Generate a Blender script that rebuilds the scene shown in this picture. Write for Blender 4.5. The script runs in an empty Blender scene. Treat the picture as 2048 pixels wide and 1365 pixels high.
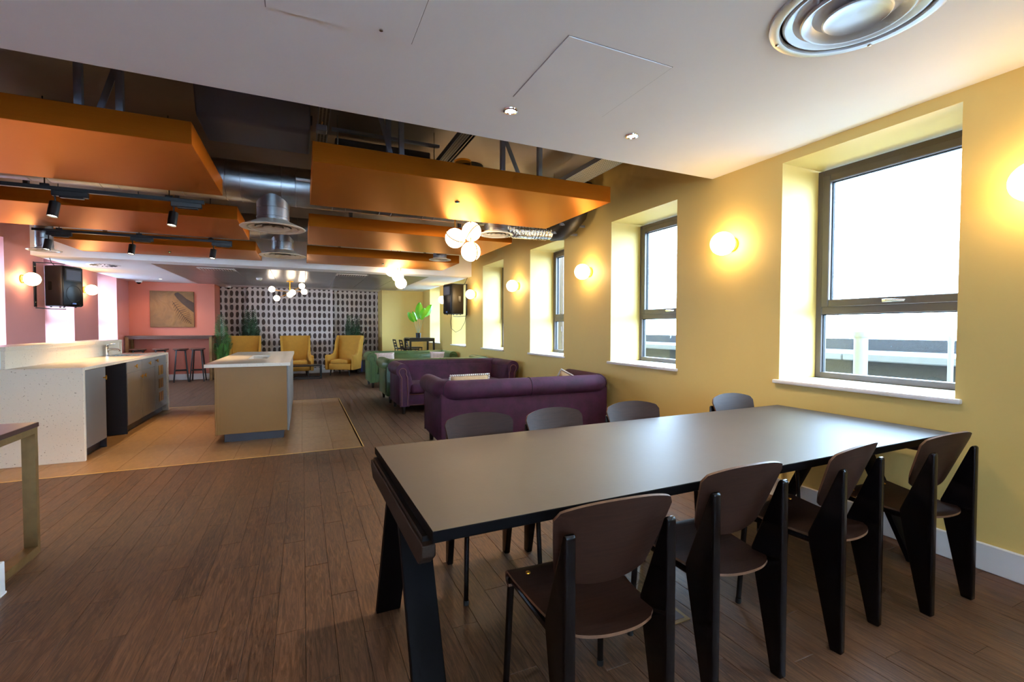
import bpy, bmesh, math, random
from mathutils import Vector, Matrix
random.seed(7)
R = math.radians
scene = bpy.context.scene
COL = scene.collection

# ------------------------------------------------------------------ camera, world, exposure
cam_data = bpy.data.cameras.new('camera')
cam_data.sensor_fit = 'HORIZONTAL'
cam_data.sensor_width = 36.0
cam_data.lens = 924.3 / 2048 * 36.0
cam_data.clip_start = 0.05
cam = bpy.data.objects.new('camera', cam_data)
COL.objects.link(cam)
cam.location = (0, 0, 1.31)
cam.rotation_euler = (R(90 - 1.5724), R(-0.0935), R(-24.3864))
scene.camera = cam

world = bpy.data.worlds.new('overcast_sky')
scene.world = world
world.use_nodes = True
bg = world.node_tree.nodes['Background']
bg.inputs['Color'].default_value = (0.54, 0.77, 1.0, 1)
bg.inputs['Strength'].default_value = 27.0

vs = scene.view_settings
vs.view_transform = 'Standard'
vs.look = 'None'
vs.gamma = 1.0
vs.use_curve_mapping = False
vs.exposure = 0.28

cy = scene.cycles
cy.max_bounces = 6
cy.diffuse_bounces = 4
cy.glossy_bounces = 2
cy.transmission_bounces = 2
cy.transparent_max_bounces = 6
cy.caustics_reflective = False
cy.caustics_refractive = False
cy.adaptive_threshold = 0.1
cy.adaptive_min_samples = 16
cy.sample_clamp_indirect = 8.0

# strengths of the lamps, the room's own and the added ones
GLOBE = 23.0        # wall globes
PENDANT = 17.0      # hanging globes
SPOT_W = 105.0       # track spotlights
DOWN_W = 85.0       # recessed downlights, also the added unseen ones

# ------------------------------------------------------------------ room numbers (metres)
WR, WL = 3.364, -3.80          # window wall, pink wall
ZC = 2.652                     # near plaster ceiling
YB = 3.07                      # where the plaster ceiling stops
ZS = 3.25                      # dark slab
ZF, YF = 2.43, 9.56            # low far ceiling and its front
YN = -3.6                      # wall behind the camera
W0, PER, WW = 1.34, 2.1546, 1.062
ZT, ZSILL = 2.5776, 0.918
REV = 0.44

# ------------------------------------------------------------------ mesh helpers
class G:
    def __init__(s):
        s.v, s.f, s.mi = [], [], []
        s.m = Matrix.Identity(4)
        s.k = 0

    def add(s, vs_, fs):
        o = len(s.v)
        s.v += [s.m @ Vector(p) for p in vs_]
        s.f += [[i + o for i in f] for f in fs]
        s.mi += [s.k] * len(fs)
        return s

    def box(s, x0, x1, y0, y1, z0, z1, b=0.0, seg=1):
        if b <= 0:
            vs_ = [(x, y, z) for z in (z0, z1) for y in (y0, y1) for x in (x0, x1)]
            return s.add(vs_, [(0, 2, 3, 1), (4, 5, 7, 6), (0, 1, 5, 4), (2, 6, 7, 3), (0, 4, 6, 2), (1, 3, 7, 5)])
        bm = bmesh.new()
        bmesh.ops.create_cube(bm, size=1)
        for v in bm.verts:
            v.co = ((x0 + x1) / 2 + v.co.x * (x1 - x0), (y0 + y1) / 2 + v.co.y * (y1 - y0), (z0 + z1) / 2 + v.co.z * (z1 - z0))
        b = min(b, 0.49 * min(abs(x1 - x0), abs(y1 - y0), abs(z1 - z0)))
        bmesh.ops.bevel(bm, geom=bm.edges[:], offset=b, segments=seg, profile=0.5, affect='EDGES')
        return s.bm(bm)

    def bm(s, bm):
        bm.verts.index_update()
        vs_ = [tuple(v.co) for v in bm.verts]
        fs = [[v.index for v in f.verts] for f in bm.faces]
        bm.free()
        return s.add(vs_, fs)

    def cyl(s, p, q, r0, r1=None, n=16, caps=True):
        return s.tube([p, q], [r0, r0 if r1 is None else r1], n, caps=caps)

    def tube(s, pts, r, n=8, closed=False, caps=True):
        pts = [Vector(p) for p in pts]
        m = len(pts)
        rs = r if isinstance(r, (list, tuple)) else [r] * m
        vs_, fs = [], []
        ref = None
        for i, p in enumerate(pts):
            a = pts[i - 1] if (i > 0 or closed) else p
            b = pts[(i + 1) % m] if (i < m - 1 or closed) else p
            t = (b - a)
            t = t.normalized() if t.length > 1e-9 else Vector((0, 0, 1))
            if ref is None:
                ref = Vector((0, 0, 1)) if abs(t.z) < .9 else Vector((1, 0, 0))
                ref = (ref - t * ref.dot(t)).normalized()
            else:
                ref = (ref - t * ref.dot(t))
                ref = ref.normalized() if ref.length > 1e-6 else t.orthogonal().normalized()
            bi = t.cross(ref)
            for k in range(n):
                an = 2 * math.pi * k / n
                vs_.append(p + (ref * math.cos(an) + bi * math.sin(an)) * rs[i])
        for i in range(m if closed else m - 1):
            j = (i + 1) % m
            for k in range(n):
                k2 = (k + 1) % n
                fs.append((i * n + k, i * n + k2, j * n + k2, j * n + k))
        if caps and not closed:
            fs.append(tuple(reversed(range(n))))
            fs.append(tuple(range((m - 1) * n, m * n)))
        return s.add(vs_, fs)

    def lathe(s, prof, n=24, c=(0, 0, 0), axis='z', sx=1.0):
        vs_, fs = [], []
        for r, z in prof:
            for k in range(n):
                a = 2 * math.pi * k / n
                x, y = r * math.cos(a), r * math.sin(a)
                p = {'z': (x, y, z), 'x': (z, x, y), 'y': (x, z, y)}[axis]
                vs_.append((c[0] + p[0], c[1] + p[1], c[2] + p[2]))
        for i in range(len(prof) - 1):
            for k in range(n):
                k2 = (k + 1) % n
                fs.append((i * n + k, i * n + k2, (i + 1) * n + k2, (i + 1) * n + k))
        return s.add(vs_, fs)

    def disc(s, c, r, n=24, axis='z', flip=False):
        vs_ = []
        for k in range(n):
            a = 2 * math.pi * k / n
            x, y = r * math.cos(a), r * math.sin(a)
            p = {'z': (x, y, 0), 'x': (0, x, y), 'y': (x, 0, y)}[axis]
            vs_.append((c[0] + p[0], c[1] + p[1], c[2] + p[2]))
        return s.add(vs_, [tuple(reversed(range(n))) if flip else tuple(range(n))])

    def sphere(s, c, r, n=20, m=12, sc=(1, 1, 1)):
        vs_, fs = [(c[0], c[1], c[2] + r * sc[2])], []
        for i in range(1, m):
            a = math.pi * i / m
            for k in range(n):
                b = 2 * math.pi * k / n
                vs_.append((c[0] + r * sc[0] * math.sin(a) * math.cos(b), c[1] + r * sc[1] * math.sin(a) * math.sin(b), c[2] + r * sc[2] * math.cos(a)))
        vs_.append((c[0], c[1], c[2] - r * sc[2]))
        L = len(vs_) - 1
        for k in range(n):
            k2 = (k + 1) % n
            fs.append((0, 1 + k, 1 + k2))
            fs.append((L, L - n + k2, L - n + k))
            for i in range(m - 2):
                fs.append((1 + i * n + k, 1 + (i + 1) * n + k, 1 + (i + 1) * n + k2, 1 + i * n + k2))
        return s.add(vs_, fs)

    def prism(s, poly, d0, d1, axis='x'):
        n = len(poly)
        mk = {'x': lambda p, d: (d, p[0], p[1]), 'y': lambda p, d: (p[0], d, p[1]), 'z': lambda p, d: (p[0], p[1], d)}[axis]
        vs_ = [mk(p, d0) for p in poly] + [mk(p, d1) for p in poly]
        fs = [tuple(reversed(range(n))), tuple(range(n, 2 * n))]
        for i in range(n):
            j = (i + 1) % n
            fs.append((i, j, n + j, n + i))
        return s.add(vs_, fs)

    def bprism(s, poly, d0, d1, axis='x', b=0.005, seg=2):
        bm = bmesh.new()
        g = G(); g.prism(poly, d0, d1, axis)
        vv = [bm.verts.new(p) for p in g.v]
        for f in g.f:
            bm.faces.new([vv[i] for i in f])
        bmesh.ops.recalc_face_normals(bm, faces=bm.faces[:])
        es = [e for e in bm.edges if len(e.link_faces) == 2 and e.calc_face_angle(0) > R(25)]
        bmesh.ops.bevel(bm, geom=es, offset=b, segments=seg, profile=0.5, affect='EDGES', clamp_overlap=True)
        return s.bm(bm)

    def sheet(s, fn, nu, nv, th, rim_k=None):
        """surface fn(u,v) in 0..1 given a thickness th along its normal"""
        P = [[Vector(fn(i / nu, j / nv)) for i in range(nu + 1)] for j in range(nv + 1)]
        top, bot = [], []
        for j in range(nv + 1):
            for i in range(nu + 1):
                du = P[j][min(i + 1, nu)] - P[j][max(i - 1, 0)]
                dv = P[min(j + 1, nv)][i] - P[max(j - 1, 0)][i]
                nn = du.cross(dv)
                nn = nn.normalized() if nn.length > 1e-9 else Vector((0, 0, 1))
                top.append(P[j][i] + nn * th / 2)
                bot.append(P[j][i] - nn * th / 2)
        N = len(top)
        w = nu + 1
        fs = []
        for j in range(nv):
            for i in range(nu):
                a, b, c, d = j * w + i, j * w + i + 1, (j + 1) * w + i + 1, (j + 1) * w + i
                fs.append((a, b, c, d))
                fs.append((N + d, N + c, N + b, N + a))
        rim = []
        loop = [i for i in range(w)] + [j * w + nu for j in range(1, nv + 1)] + [nv * w + i for i in range(nu - 1, -1, -1)] + [j * w for j in range(nv - 1, 0, -1)]
        for a, b in zip(loop, loop[1:] + loop[:1]):
            rim.append((b, a, N + a, N + b))
        o = len(s.v)
        s.add(top + bot, fs)
        s.f += [[i + o for i in f] for f in rim]
        s.mi += [s.k if rim_k is None else rim_k] * len(rim)
        return s

    def loft(s, rings, caps=True, closed=True):
        n = len(rings[0])
        vs_ = [p for r in rings for p in r]
        fs = []
        for i in range(len(rings) - 1):
            for k in range(n if closed else n - 1):
                k2 = (k + 1) % n
                fs.append((i * n + k, i * n + k2, (i + 1) * n + k2, (i + 1) * n + k))
        if caps:
            fs.append(tuple(reversed(range(n))))
            fs.append(tuple(range((len(rings) - 1) * n, len(rings) * n)))
        return s.add(vs_, fs)

    def mesh(s, name, mats, angle=35):
        me = bpy.data.meshes.new(name)
        me.from_pydata([tuple(v) for v in s.v], [], s.f)
        bm = bmesh.new(); bm.from_mesh(me)
        bmesh.ops.recalc_face_normals(bm, faces=bm.faces[:])
        bm.to_mesh(me); bm.free()
        for m_ in (mats if isinstance(mats, (list, tuple)) else [mats]):
            me.materials.append(m_)
        me.polygons.foreach_set('material_index', s.mi)
        if angle:
            me.polygons.foreach_set('use_smooth', [True] * len(me.polygons))
            me.set_sharp_from_angle(angle=R(angle))
        me.update()
        return me

    def build(s, name, mats, parent=None, loc=None, rot=None, angle=35):
        o = bpy.data.objects.new(name, s.mesh(name, mats, angle))
        COL.objects.link(o)
        if parent is not None:
            o.parent = parent
        if loc is not None:
            o.location = loc
        if rot is not None:
            o.rotation_euler = rot
        return o


def tag(o, label=None, cat=None, group=None, kind=None):
    if label: o['label'] = label
    if cat: o['category'] = cat
    if group: o['group'] = group
    if kind: o['kind'] = kind
    return o


def thing(name, label, cat, loc=(0, 0, 0), rz=0.0, group=None):
    o = bpy.data.objects.new(name, None)
    o.empty_display_size = 0.1
    COL.objects.link(o)
    o.location = loc
    o.rotation_euler = (0, 0, rz)
    return tag(o, label, cat, group)


def struct(name, g, mats, angle=35):
    return tag(g.build(name, mats, angle=angle), kind='structure')


def part(o, name, parent, loc=None, rot=None):
    """a further piece sharing the mesh of o"""
    c = bpy.data.objects.new(name, o.data)
    COL.objects.link(c)
    c.parent = parent
    if loc is not None: c.location = loc
    if rot is not None: c.rotation_euler = rot
    return c


def dup(root, loc, rz, label, group=None, parent=None):
    c = root.copy()
    COL.objects.link(c)
    if parent is None:
        c.location = loc
        c.rotation_euler = (0, 0, rz)
        if label: c['label'] = label
        if group: c['group'] = group
    else:
        c.parent = parent
    for ch in list(root.children):
        dup(ch, None, None, None, parent=c)
    return c


def TR(x=0, y=0, z=0, rx=0, ry=0, rz=0):
    return Matrix.Translation((x, y, z)) @ Matrix.Rotation(rz, 4, 'Z') @ Matrix.Rotation(ry, 4, 'Y') @ Matrix.Rotation(rx, 4, 'X')

# ------------------------------------------------------------------ materials
def lin(c):
    return tuple((x / 255 / 12.92) if x <= 10.3 else (((x / 255) + .055) / 1.055) ** 2.4 for x in c)


def nmat(name):
    m = bpy.data.materials.new(name)
    m.use_nodes = True
    nt = m.node_tree
    b = nt.nodes['Principled BSDF']
    return m, nt, b


def N(nt, t, **kw):
    n = nt.nodes.new(t)
    for k, v in kw.items():
        setattr(n, k, v)
    return n


def math_node(nt, op, a, b=None):
    n = N(nt, 'ShaderNodeMath', operation=op)
    for i, x in enumerate((a, b)):
        if x is None: continue
        if isinstance(x, (int, float)): n.inputs[i].default_value = x
        else: nt.links.new(x, n.inputs[i])
    return n.outputs[0]


def mixrgb(nt, f, a, b, mode='MIX'):
    n = N(nt, 'ShaderNodeMix', data_type='RGBA', blend_type=mode)
    for k, x in ((0, f), (6, a), (7, b)):
        if isinstance(x, (int, float)): n.inputs[k].default_value = x
        elif isinstance(x, tuple): n.inputs[k].default_value = x if len(x) == 4 else x + (1,)
        else: nt.links.new(x, n.inputs[k])
    return n.outputs[2]


def mat(name, rgb, rough=.5, metal=0.0, spec=.5, var=0.0, vscale=4.0, bump=0.0, bscale=80.0, sheen=0.0, coat=0.0, aniso=0.0, stretch=None, var2=None):
    m, nt, b = nmat(name)
    base = lin(rgb) + (1,)
    b.inputs['Base Color'].default_value = base
    b.inputs['Roughness'].default_value = rough
    b.inputs['Metallic'].default_value = metal
    b.inputs['Specular IOR Level'].default_value = spec
    if coat:
        b.inputs['Coat Weight'].default_value = coat
        b.inputs['Coat Roughness'].default_value = .15
    if sheen:
        b.inputs['Sheen Weight'].default_value = sheen
        b.inputs['Sheen Roughness'].default_value = .35
        b.inputs['Sheen Tint'].default_value = tuple(min(1, x * 1.6 + .08) for x in base[:3]) + (1,)
    if aniso:
        b.inputs['Anisotropic'].default_value = aniso
    if var or bump:
        tc = N(nt, 'ShaderNodeTexCoord')
        src = tc.outputs['Object']
        if stretch:
            mp = N(nt, 'ShaderNodeMapping')
            mp.inputs['Scale'].default_value = stretch
            nt.links.new(src, mp.inputs[0])
            src = mp.outputs[0]
    if var:
        nz = N(nt, 'ShaderNodeTexNoise')
        nz.inputs['Scale'].default_value = vscale
        nz.inputs['Detail'].default_value = 6
        nz.inputs['Roughness'].default_value = .6
        nt.links.new(src, nz.inputs['Vector'])
        rmp = N(nt, 'ShaderNodeMapRange')
        rmp.inputs[1].default_value, rmp.inputs[2].default_value = .3, .7
        nt.links.new(nz.outputs['Fac'], rmp.inputs[0])
        if var2:
            dark, light = lin(var2) + (1,), base
        else:
            dark = tuple(x * (1 - var) for x in base[:3]) + (1,)
            light = tuple(min(1, x * (1 + var)) for x in base[:3]) + (1,)
        nt.links.new(mixrgb(nt, rmp.outputs[0], dark, light), b.inputs['Base Color'])
    if bump:
        nb = N(nt, 'ShaderNodeTexNoise')
        nb.inputs['Scale'].default_value = bscale
        nb.inputs['Detail'].default_value = 3
        nt.links.new(src, nb.inputs['Vector'])
        bp = N(nt, 'ShaderNodeBump')
        bp.inputs['Strength'].default_value = bump
        bp.inputs['Distance'].default_value = .01
        nt.links.new(nb.outputs['Fac'], bp.inputs['Height'])
        nt.links.new(bp.outputs[0], b.inputs['Normal'])
    return m


def emit(name, rgb, strength):
    m, nt, b = nmat(name)
    b.inputs['Base Color'].default_value = (.9, .9, .9, 1)
    b.inputs['Emission Color'].default_value = rgb + (1,)
    b.inputs['Emission Strength'].default_value = strength
    return m


M = {}
M['plaster'] = mat('white_plaster', (240, 240, 243), .85, var=.015, vscale=2)
M['white'] = mat('white_gloss_paint', (232, 230, 228), .35)
M['yellow'] = mat('yellow_wall_paint', (226, 195, 116), .55, var=.02, vscale=1.5)
M['pink'] = mat('pink_wall_paint', (204, 134, 128), .55, var=.02, vscale=1.5)
M['coral'] = mat('coral_wall_paint', (204, 118, 96), .55, var=.02, vscale=1.5)
M['slab'] = mat('dark_brown_soffit_paint', (142, 124, 108), .4, var=.05)
M['hatchslot'] = mat('hatch_joint', (150, 148, 150), .8)
M['rearwall'] = mat('rear_wall_paint', (205, 200, 190), .8)
M['frame'] = mat('brown_aluminium', (96, 86, 82), .45, metal=.1)
M['silver'] = mat('satin_silver', (205, 203, 198), .25, metal=1)
M['chrome'] = mat('chrome', (225, 225, 225), .08, metal=1)
M['steel'] = mat('galvanised_steel', (168, 170, 174), .36, metal=1, var=.12, vscale=6, bump=.03, bscale=20)
M['strut'] = mat('galvanised_strut', (150, 160, 180), .45, metal=.8)
M['foil'] = mat('crinkled_foil', (205, 205, 205), .22, metal=1, bump=.9, bscale=40)
M['alum'] = mat('polished_aluminium', (198, 203, 210), .36, metal=.55)
M['cream_metal'] = mat('cream_painted_metal', (226, 216, 200), .4)
M['blackmetal'] = mat('black_powder_coat', (16, 15, 17), .35, var=.1)
M['blackgloss'] = mat('black_enamel', (8, 7, 8), .25, spec=.28)
M['blackplastic'] = mat('black_plastic', (26, 25, 27), .42, bump=.15, bscale=300)
M['unit'] = mat('charcoal_unit_casing', (86, 86, 96), .5)
M['tablelam'] = mat('black_table_laminate', (62, 53, 46), .5, var=.12, vscale=2.2, bump=.02, bscale=60)
M['tableedge'] = mat('dark_table_frame_wood', (44, 33, 27), .55, spec=.15, var=.15, vscale=20, stretch=(1, 8, 8))
M['trestle'] = mat('black_trestle_steel', (11, 9, 10), .6, spec=.06)
M['leather'] = mat('green_leather', (68, 94, 54), .36, var=.12, vscale=5, bump=.12, bscale=60)
M['velvet'] = mat('purple_velvet', (62, 18, 48), .8, var=.42, vscale=7, sheen=.15, bump=.1, bscale=120)
M['piping'] = mat('tan_piping', (128, 84, 66), .6)
M['piping_dark'] = mat('dark_purple_seam', (34, 14, 36), .8)
M['seam_green'] = mat('dark_green_seam', (52, 74, 44), .5)
M['mustard'] = mat('mustard_wool', (190, 138, 48), .85, var=.07, vscale=12, sheen=.3, bump=.12, bscale=200)
M['walnutleg'] = mat('black_brown_leg', (22, 17, 15), .4)
M['olive'] = mat('mustard_olive_panel', (146, 99, 28), .45, var=.03)
M['greycab'] = mat('grey_cabinet_paint', (120, 113, 108), .45, var=.03)
M['darkcab'] = mat('dark_cabinet_void', (34, 26, 27), .6)
M['kick'] = mat('charcoal_plinth', (58, 52, 56), .45)
M['brass'] = mat('satin_brass', (214, 152, 48), .28, metal=1)
M['brass_strip'] = mat('brass_floor_strip', (232, 190, 112), .4, metal=.35)
M['bronze'] = mat('bronze_frame_metal', (138, 108, 66), .42, metal=.6, var=.15, vscale=12)
M['darktop'] = mat('dark_wood_top', (70, 44, 40), .3, var=.2, vscale=8, stretch=(6, 1, 6))
M['barwood'] = mat('brown_bar_wood', (92, 62, 50), .4, var=.2, vscale=8, stretch=(1, 8, 8))
M['stoolwood'] = mat('stool_seat_wood', (104, 64, 50), .45, var=.15, vscale=10, stretch=(1, 6, 1))
M['pot'] = mat('black_pot', (22, 22, 25), .35)
M['soil'] = mat('dark_soil', (40, 30, 24), .95, bump=.6, bscale=60)
M['brightleaf'] = mat('bright_green_leaf', (96, 190, 24), .4, var=.15, vscale=10)
M['stem'] = mat('pale_stem', (150, 170, 140), .5)
M['rubber'] = mat('black_rubber', (14, 14, 14), .7)
M['parapet'] = mat('weathered_bitumen', (44, 45, 48), .9, var=.3, vscale=30, bump=.4, bscale=60)
M['copingstone'] = mat('grey_coping', (92, 94, 96), .8, var=.05)
M['pipe'] = mat('grey_plastic_pipe', (104, 106, 108), .6)
M['coping'] = mat('pale_bounce_ground', (150, 152, 156), .8, var=.05)  # pale, so the added ground outside throws daylight back
M['plant_room'] = mat('brown_cladding', (70, 54, 48), .6)
M['fringe'] = mat('white_bobble_fringe', (222, 212, 200), .9)
M['cushion_back'] = mat('tan_cushion_cloth', (196, 158, 116), .9, var=.1, vscale=30)
M['led'] = emit('green_indicator', (.1, 1, .3), 1.2)
M['blue_led'] = mat('blue_strip', (40, 70, 190), .4)
M['globe'] = emit('lit_opal_globe', (1.0, .70, .34), GLOBE)
M['pend'] = emit('lit_pendant_globe', (1.0, .74, .42), PENDANT)
M['sput'] = emit('lit_small_globe', (1.0, .78, .55), 17.0)
M['lamp'] = emit('lit_lamp_face', (1.0, .82, .55), 14.0)
M['badge'] = mat('silver_blue_badge', (96, 128, 190), .4)


def copper():
    m, nt, b = nmat('brushed_copper_sheet')
    b.inputs['Metallic'].default_value = .92
    b.inputs['Specular Tint'].default_value = (.96, .76, .52, 1)
    b.inputs['Roughness'].default_value = .38
    b.inputs['Anisotropic'].default_value = .85
    tc = N(nt, 'ShaderNodeTexCoord')
    mp = N(nt, 'ShaderNodeMapping')
    mp.inputs['Scale'].default_value = (1.2, 60, 60)
    nt.links.new(tc.outputs['Object'], mp.inputs[0])
    nz = N(nt, 'ShaderNodeTexNoise')
    nz.inputs['Scale'].default_value = 3
    nz.inputs['Detail'].default_value = 5
    nt.links.new(mp.outputs[0], nz.inputs['Vector'])
    c1, c2 = lin((190, 106, 26)), lin((200, 116, 36))
    nt.links.new(mixrgb(nt, nz.outputs['Fac'], c1, c2), b.inputs['Base Color'])
    tg = N(nt, 'ShaderNodeCombineXYZ')          # brushing runs across the room
    tg.inputs[0].default_value = 1.0; tg.inputs[1].default_value = .05; tg.inputs[2].default_value = .05
    nt.links.new(tg.outputs[0], b.inputs['Tangent'])
    return m
M['copper'] = copper()


def glass_mat():
    m, nt, b = nmat('window_glass')
    nt.nodes.remove(b)
    out = [n for n in nt.nodes if n.type == 'OUTPUT_MATERIAL'][0]
    tr = N(nt, 'ShaderNodeBsdfTransparent')
    tr.inputs[0].default_value = (.94, .97, 1, 1)
    gl = N(nt, 'ShaderNodeBsdfGlossy')
    gl.inputs['Roughness'].default_value = .02
    lw = N(nt, 'ShaderNodeLayerWeight')
    fr = N(nt, 'ShaderNodeMath', operation='MULTIPLY_ADD')
    nt.links.new(math_node(nt, 'POWER', lw.outputs['Facing'], 5.0), fr.inputs[0])
    fr.inputs[1].default_value = .5
    fr.inputs[2].default_value = .03
    mx = N(nt, 'ShaderNodeMixShader')
    nt.links.new(fr.outputs[0], mx.inputs[0])
    nt.links.new(tr.outputs[0], mx.inputs[1])
    nt.links.new(gl.outputs[0], mx.inputs[2])
    nt.links.new(mx.outputs[0], out.inputs[0])
    return m
M['glass'] = glass_mat()

PW, PL = 0.1165, 0.914          # floor plank
def plank_mat():
    m, nt, b = nmat('dark_oak_plank')
    geo = N(nt, 'ShaderNodeNewGeometry')
    sep = N(nt, 'ShaderNodeSeparateXYZ')
    nt.links.new(geo.outputs['Position'], sep.inputs[0])
    row = math_node(nt, 'FLOOR', math_node(nt, 'DIVIDE', sep.outputs[0], PW))
    off = math_node(nt, 'MULTIPLY', math_node(nt, 'FRACT', math_node(nt, 'MULTIPLY', row, .381966)), PL)
    idx = math_node(nt, 'FLOOR', math_node(nt, 'DIVIDE', math_node(nt, 'ADD', sep.outputs[1], off), PL))
    cv = N(nt, 'ShaderNodeCombineXYZ')
    nt.links.new(row, cv.inputs[0]); nt.links.new(idx, cv.inputs[1])
    wn = N(nt, 'ShaderNodeTexWhiteNoise', noise_dimensions='2D')
    nt.links.new(cv.outputs[0], wn.inputs['Vector'])
    # grain: noise stretched along the plank, shifted per plank
    gv = N(nt, 'ShaderNodeCombineXYZ')
    nt.links.new(math_node(nt, 'MULTIPLY', sep.outputs[0], 34), gv.inputs[0])
    nt.links.new(math_node(nt, 'MULTIPLY', sep.outputs[1], 2.8), gv.inputs[1])
    nt.links.new(math_node(nt, 'MULTIPLY', wn.outputs['Value'], 40), gv.inputs[2])
    n1 = N(nt, 'ShaderNodeTexNoise')
    n1.inputs['Scale'].default_value = 1.6
    n1.inputs['Detail'].default_value = 7
    n1.inputs['Roughness'].default_value = .70
    n1.inputs['Distortion'].default_value = 1.9
    nt.links.new(gv.outputs[0], n1.inputs['Vector'])
    n2 = N(nt, 'ShaderNodeTexNoise')
    n2.inputs['Scale'].default_value = 1.1
    n2.inputs['Detail'].default_value = 3
    nt.links.new(geo.outputs['Position'], n2.inputs['Vector'])
    tone = math_node(nt, 'ADD', math_node(nt, 'MULTIPLY', wn.outputs['Value'], .34), math_node(nt, 'MULTIPLY', n2.outputs['Fac'], .45))
    c = mixrgb(nt, tone, lin((36, 23, 16)), lin((94, 65, 46)))
    rmp = N(nt, 'ShaderNodeMapRange')
    rmp.inputs[1].default_value, rmp.inputs[2].default_value = .40, .70
    nt.links.new(n1.outputs['Fac'], rmp.inputs[0])
    c = mixrgb(nt, math_node(nt, 'MULTIPLY', rmp.outputs[0], .62), c, lin((138, 100, 72)))
    nt.links.new(c, b.inputs['Base Color'])
    rr = N(nt, 'ShaderNodeMapRange')
    rr.inputs[3].default_value, rr.inputs[4].default_value = .40, .58
    nt.links.new(n1.outputs['Fac'], rr.inputs[0])
    nt.links.new(rr.outputs[0], b.inputs['Roughness'])
    bp = N(nt, 'ShaderNodeBump')
    bp.inputs['Strength'].default_value = .12
    bp.inputs['Distance'].default_value = .004
    nt.links.new(n1.outputs['Fac'], bp.inputs['Height'])
    nt.links.new(bp.outputs[0], b.inputs['Normal'])
    return m
M['plank'] = plank_mat()
M['joint'] = mat('dark_floor_joint', (30, 22, 18), .8)
M['tile'] = mat('sand_vinyl_tile', (146, 108, 68), .36, var=.16, vscale=7, bump=.08, bscale=90, stretch=(3, 1, 1))
M['tilejoint'] = mat('tile_joint', (96, 74, 56), .8)


def speckle(name, base, dark, scale, lo, hi, rough):
    m, nt, b = nmat(name)
    tc = N(nt, 'ShaderNodeTexCoord')
    nz = N(nt, 'ShaderNodeTexNoise')
    nz.inputs['Scale'].default_value = scale
    nz.inputs['Detail'].default_value = 3
    nz.inputs['Distortion'].default_value = .8
    nt.links.new(tc.outputs['Object'], nz.inputs['Vector'])
    r_ = N(nt, 'ShaderNodeMapRange')
    r_.inputs[1].default_value, r_.inputs[2].default_value = lo, hi
    nt.links.new(nz.outputs['Fac'], r_.inputs[0])
    nt.links.new(mixrgb(nt, r_.outputs[0], lin(base), lin(dark)), b.inputs['Base Color'])
    b.inputs['Roughness'].default_value = rough
    return m
M['quartz'] = speckle('speckled_quartz', (233, 215, 190), (140, 112, 88), 85, .655, .72, .22)


def ply():
    m, nt, b = nmat('dark_stained_plywood')
    tc = N(nt, 'ShaderNodeTexCoord')
    mp = N(nt, 'ShaderNodeMapping')
    mp.inputs['Scale'].default_value = (2.2, 40, 40)
    nt.links.new(tc.outputs['Object'], mp.inputs[0])
    nz = N(nt, 'ShaderNodeTexNoise')
    nz.inputs['Scale'].default_value = 2.5
    nz.inputs['Detail'].default_value = 6
    nt.links.new(mp.outputs[0], nz.inputs['Vector'])
    nt.links.new(mixrgb(nt, nz.outputs['Fac'], lin((32, 18, 14)), lin((60, 36, 26))), b.inputs['Base Color'])
    b.inputs['Roughness'].default_value = .48
    b.inputs['Specular IOR Level'].default_value = .2
    bp = N(nt, 'ShaderNodeBump')
    bp.inputs['Strength'].default_value = .15
    bp.inputs['Distance'].default_value = .003
    nt.links.new(nz.outputs['Fac'], bp.inputs['Height'])
    nt.links.new(bp.outputs[0], b.inputs['Normal'])
    return m
M['ply'] = ply()
M['plyedge'] = mat('worn_ply_edge', (98, 66, 44), .5, var=.3, vscale=30)


def leafy(name, a, b_):
    m, nt, b = nmat(name)
    oi = N(nt, 'ShaderNodeObjectInfo')
    nt.links.new(mixrgb(nt, oi.outputs['Random'], lin(a), lin(b_)), b.inputs['Base Color'])
    b.inputs['Roughness'].default_value = .5
    return m
M['palm'] = leafy('palm_leaf', (24, 52, 22), (84, 146, 62))
M['palm_dark'] = leafy('dark_palm_leaf', (20, 44, 26), (48, 88, 46))


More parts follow.
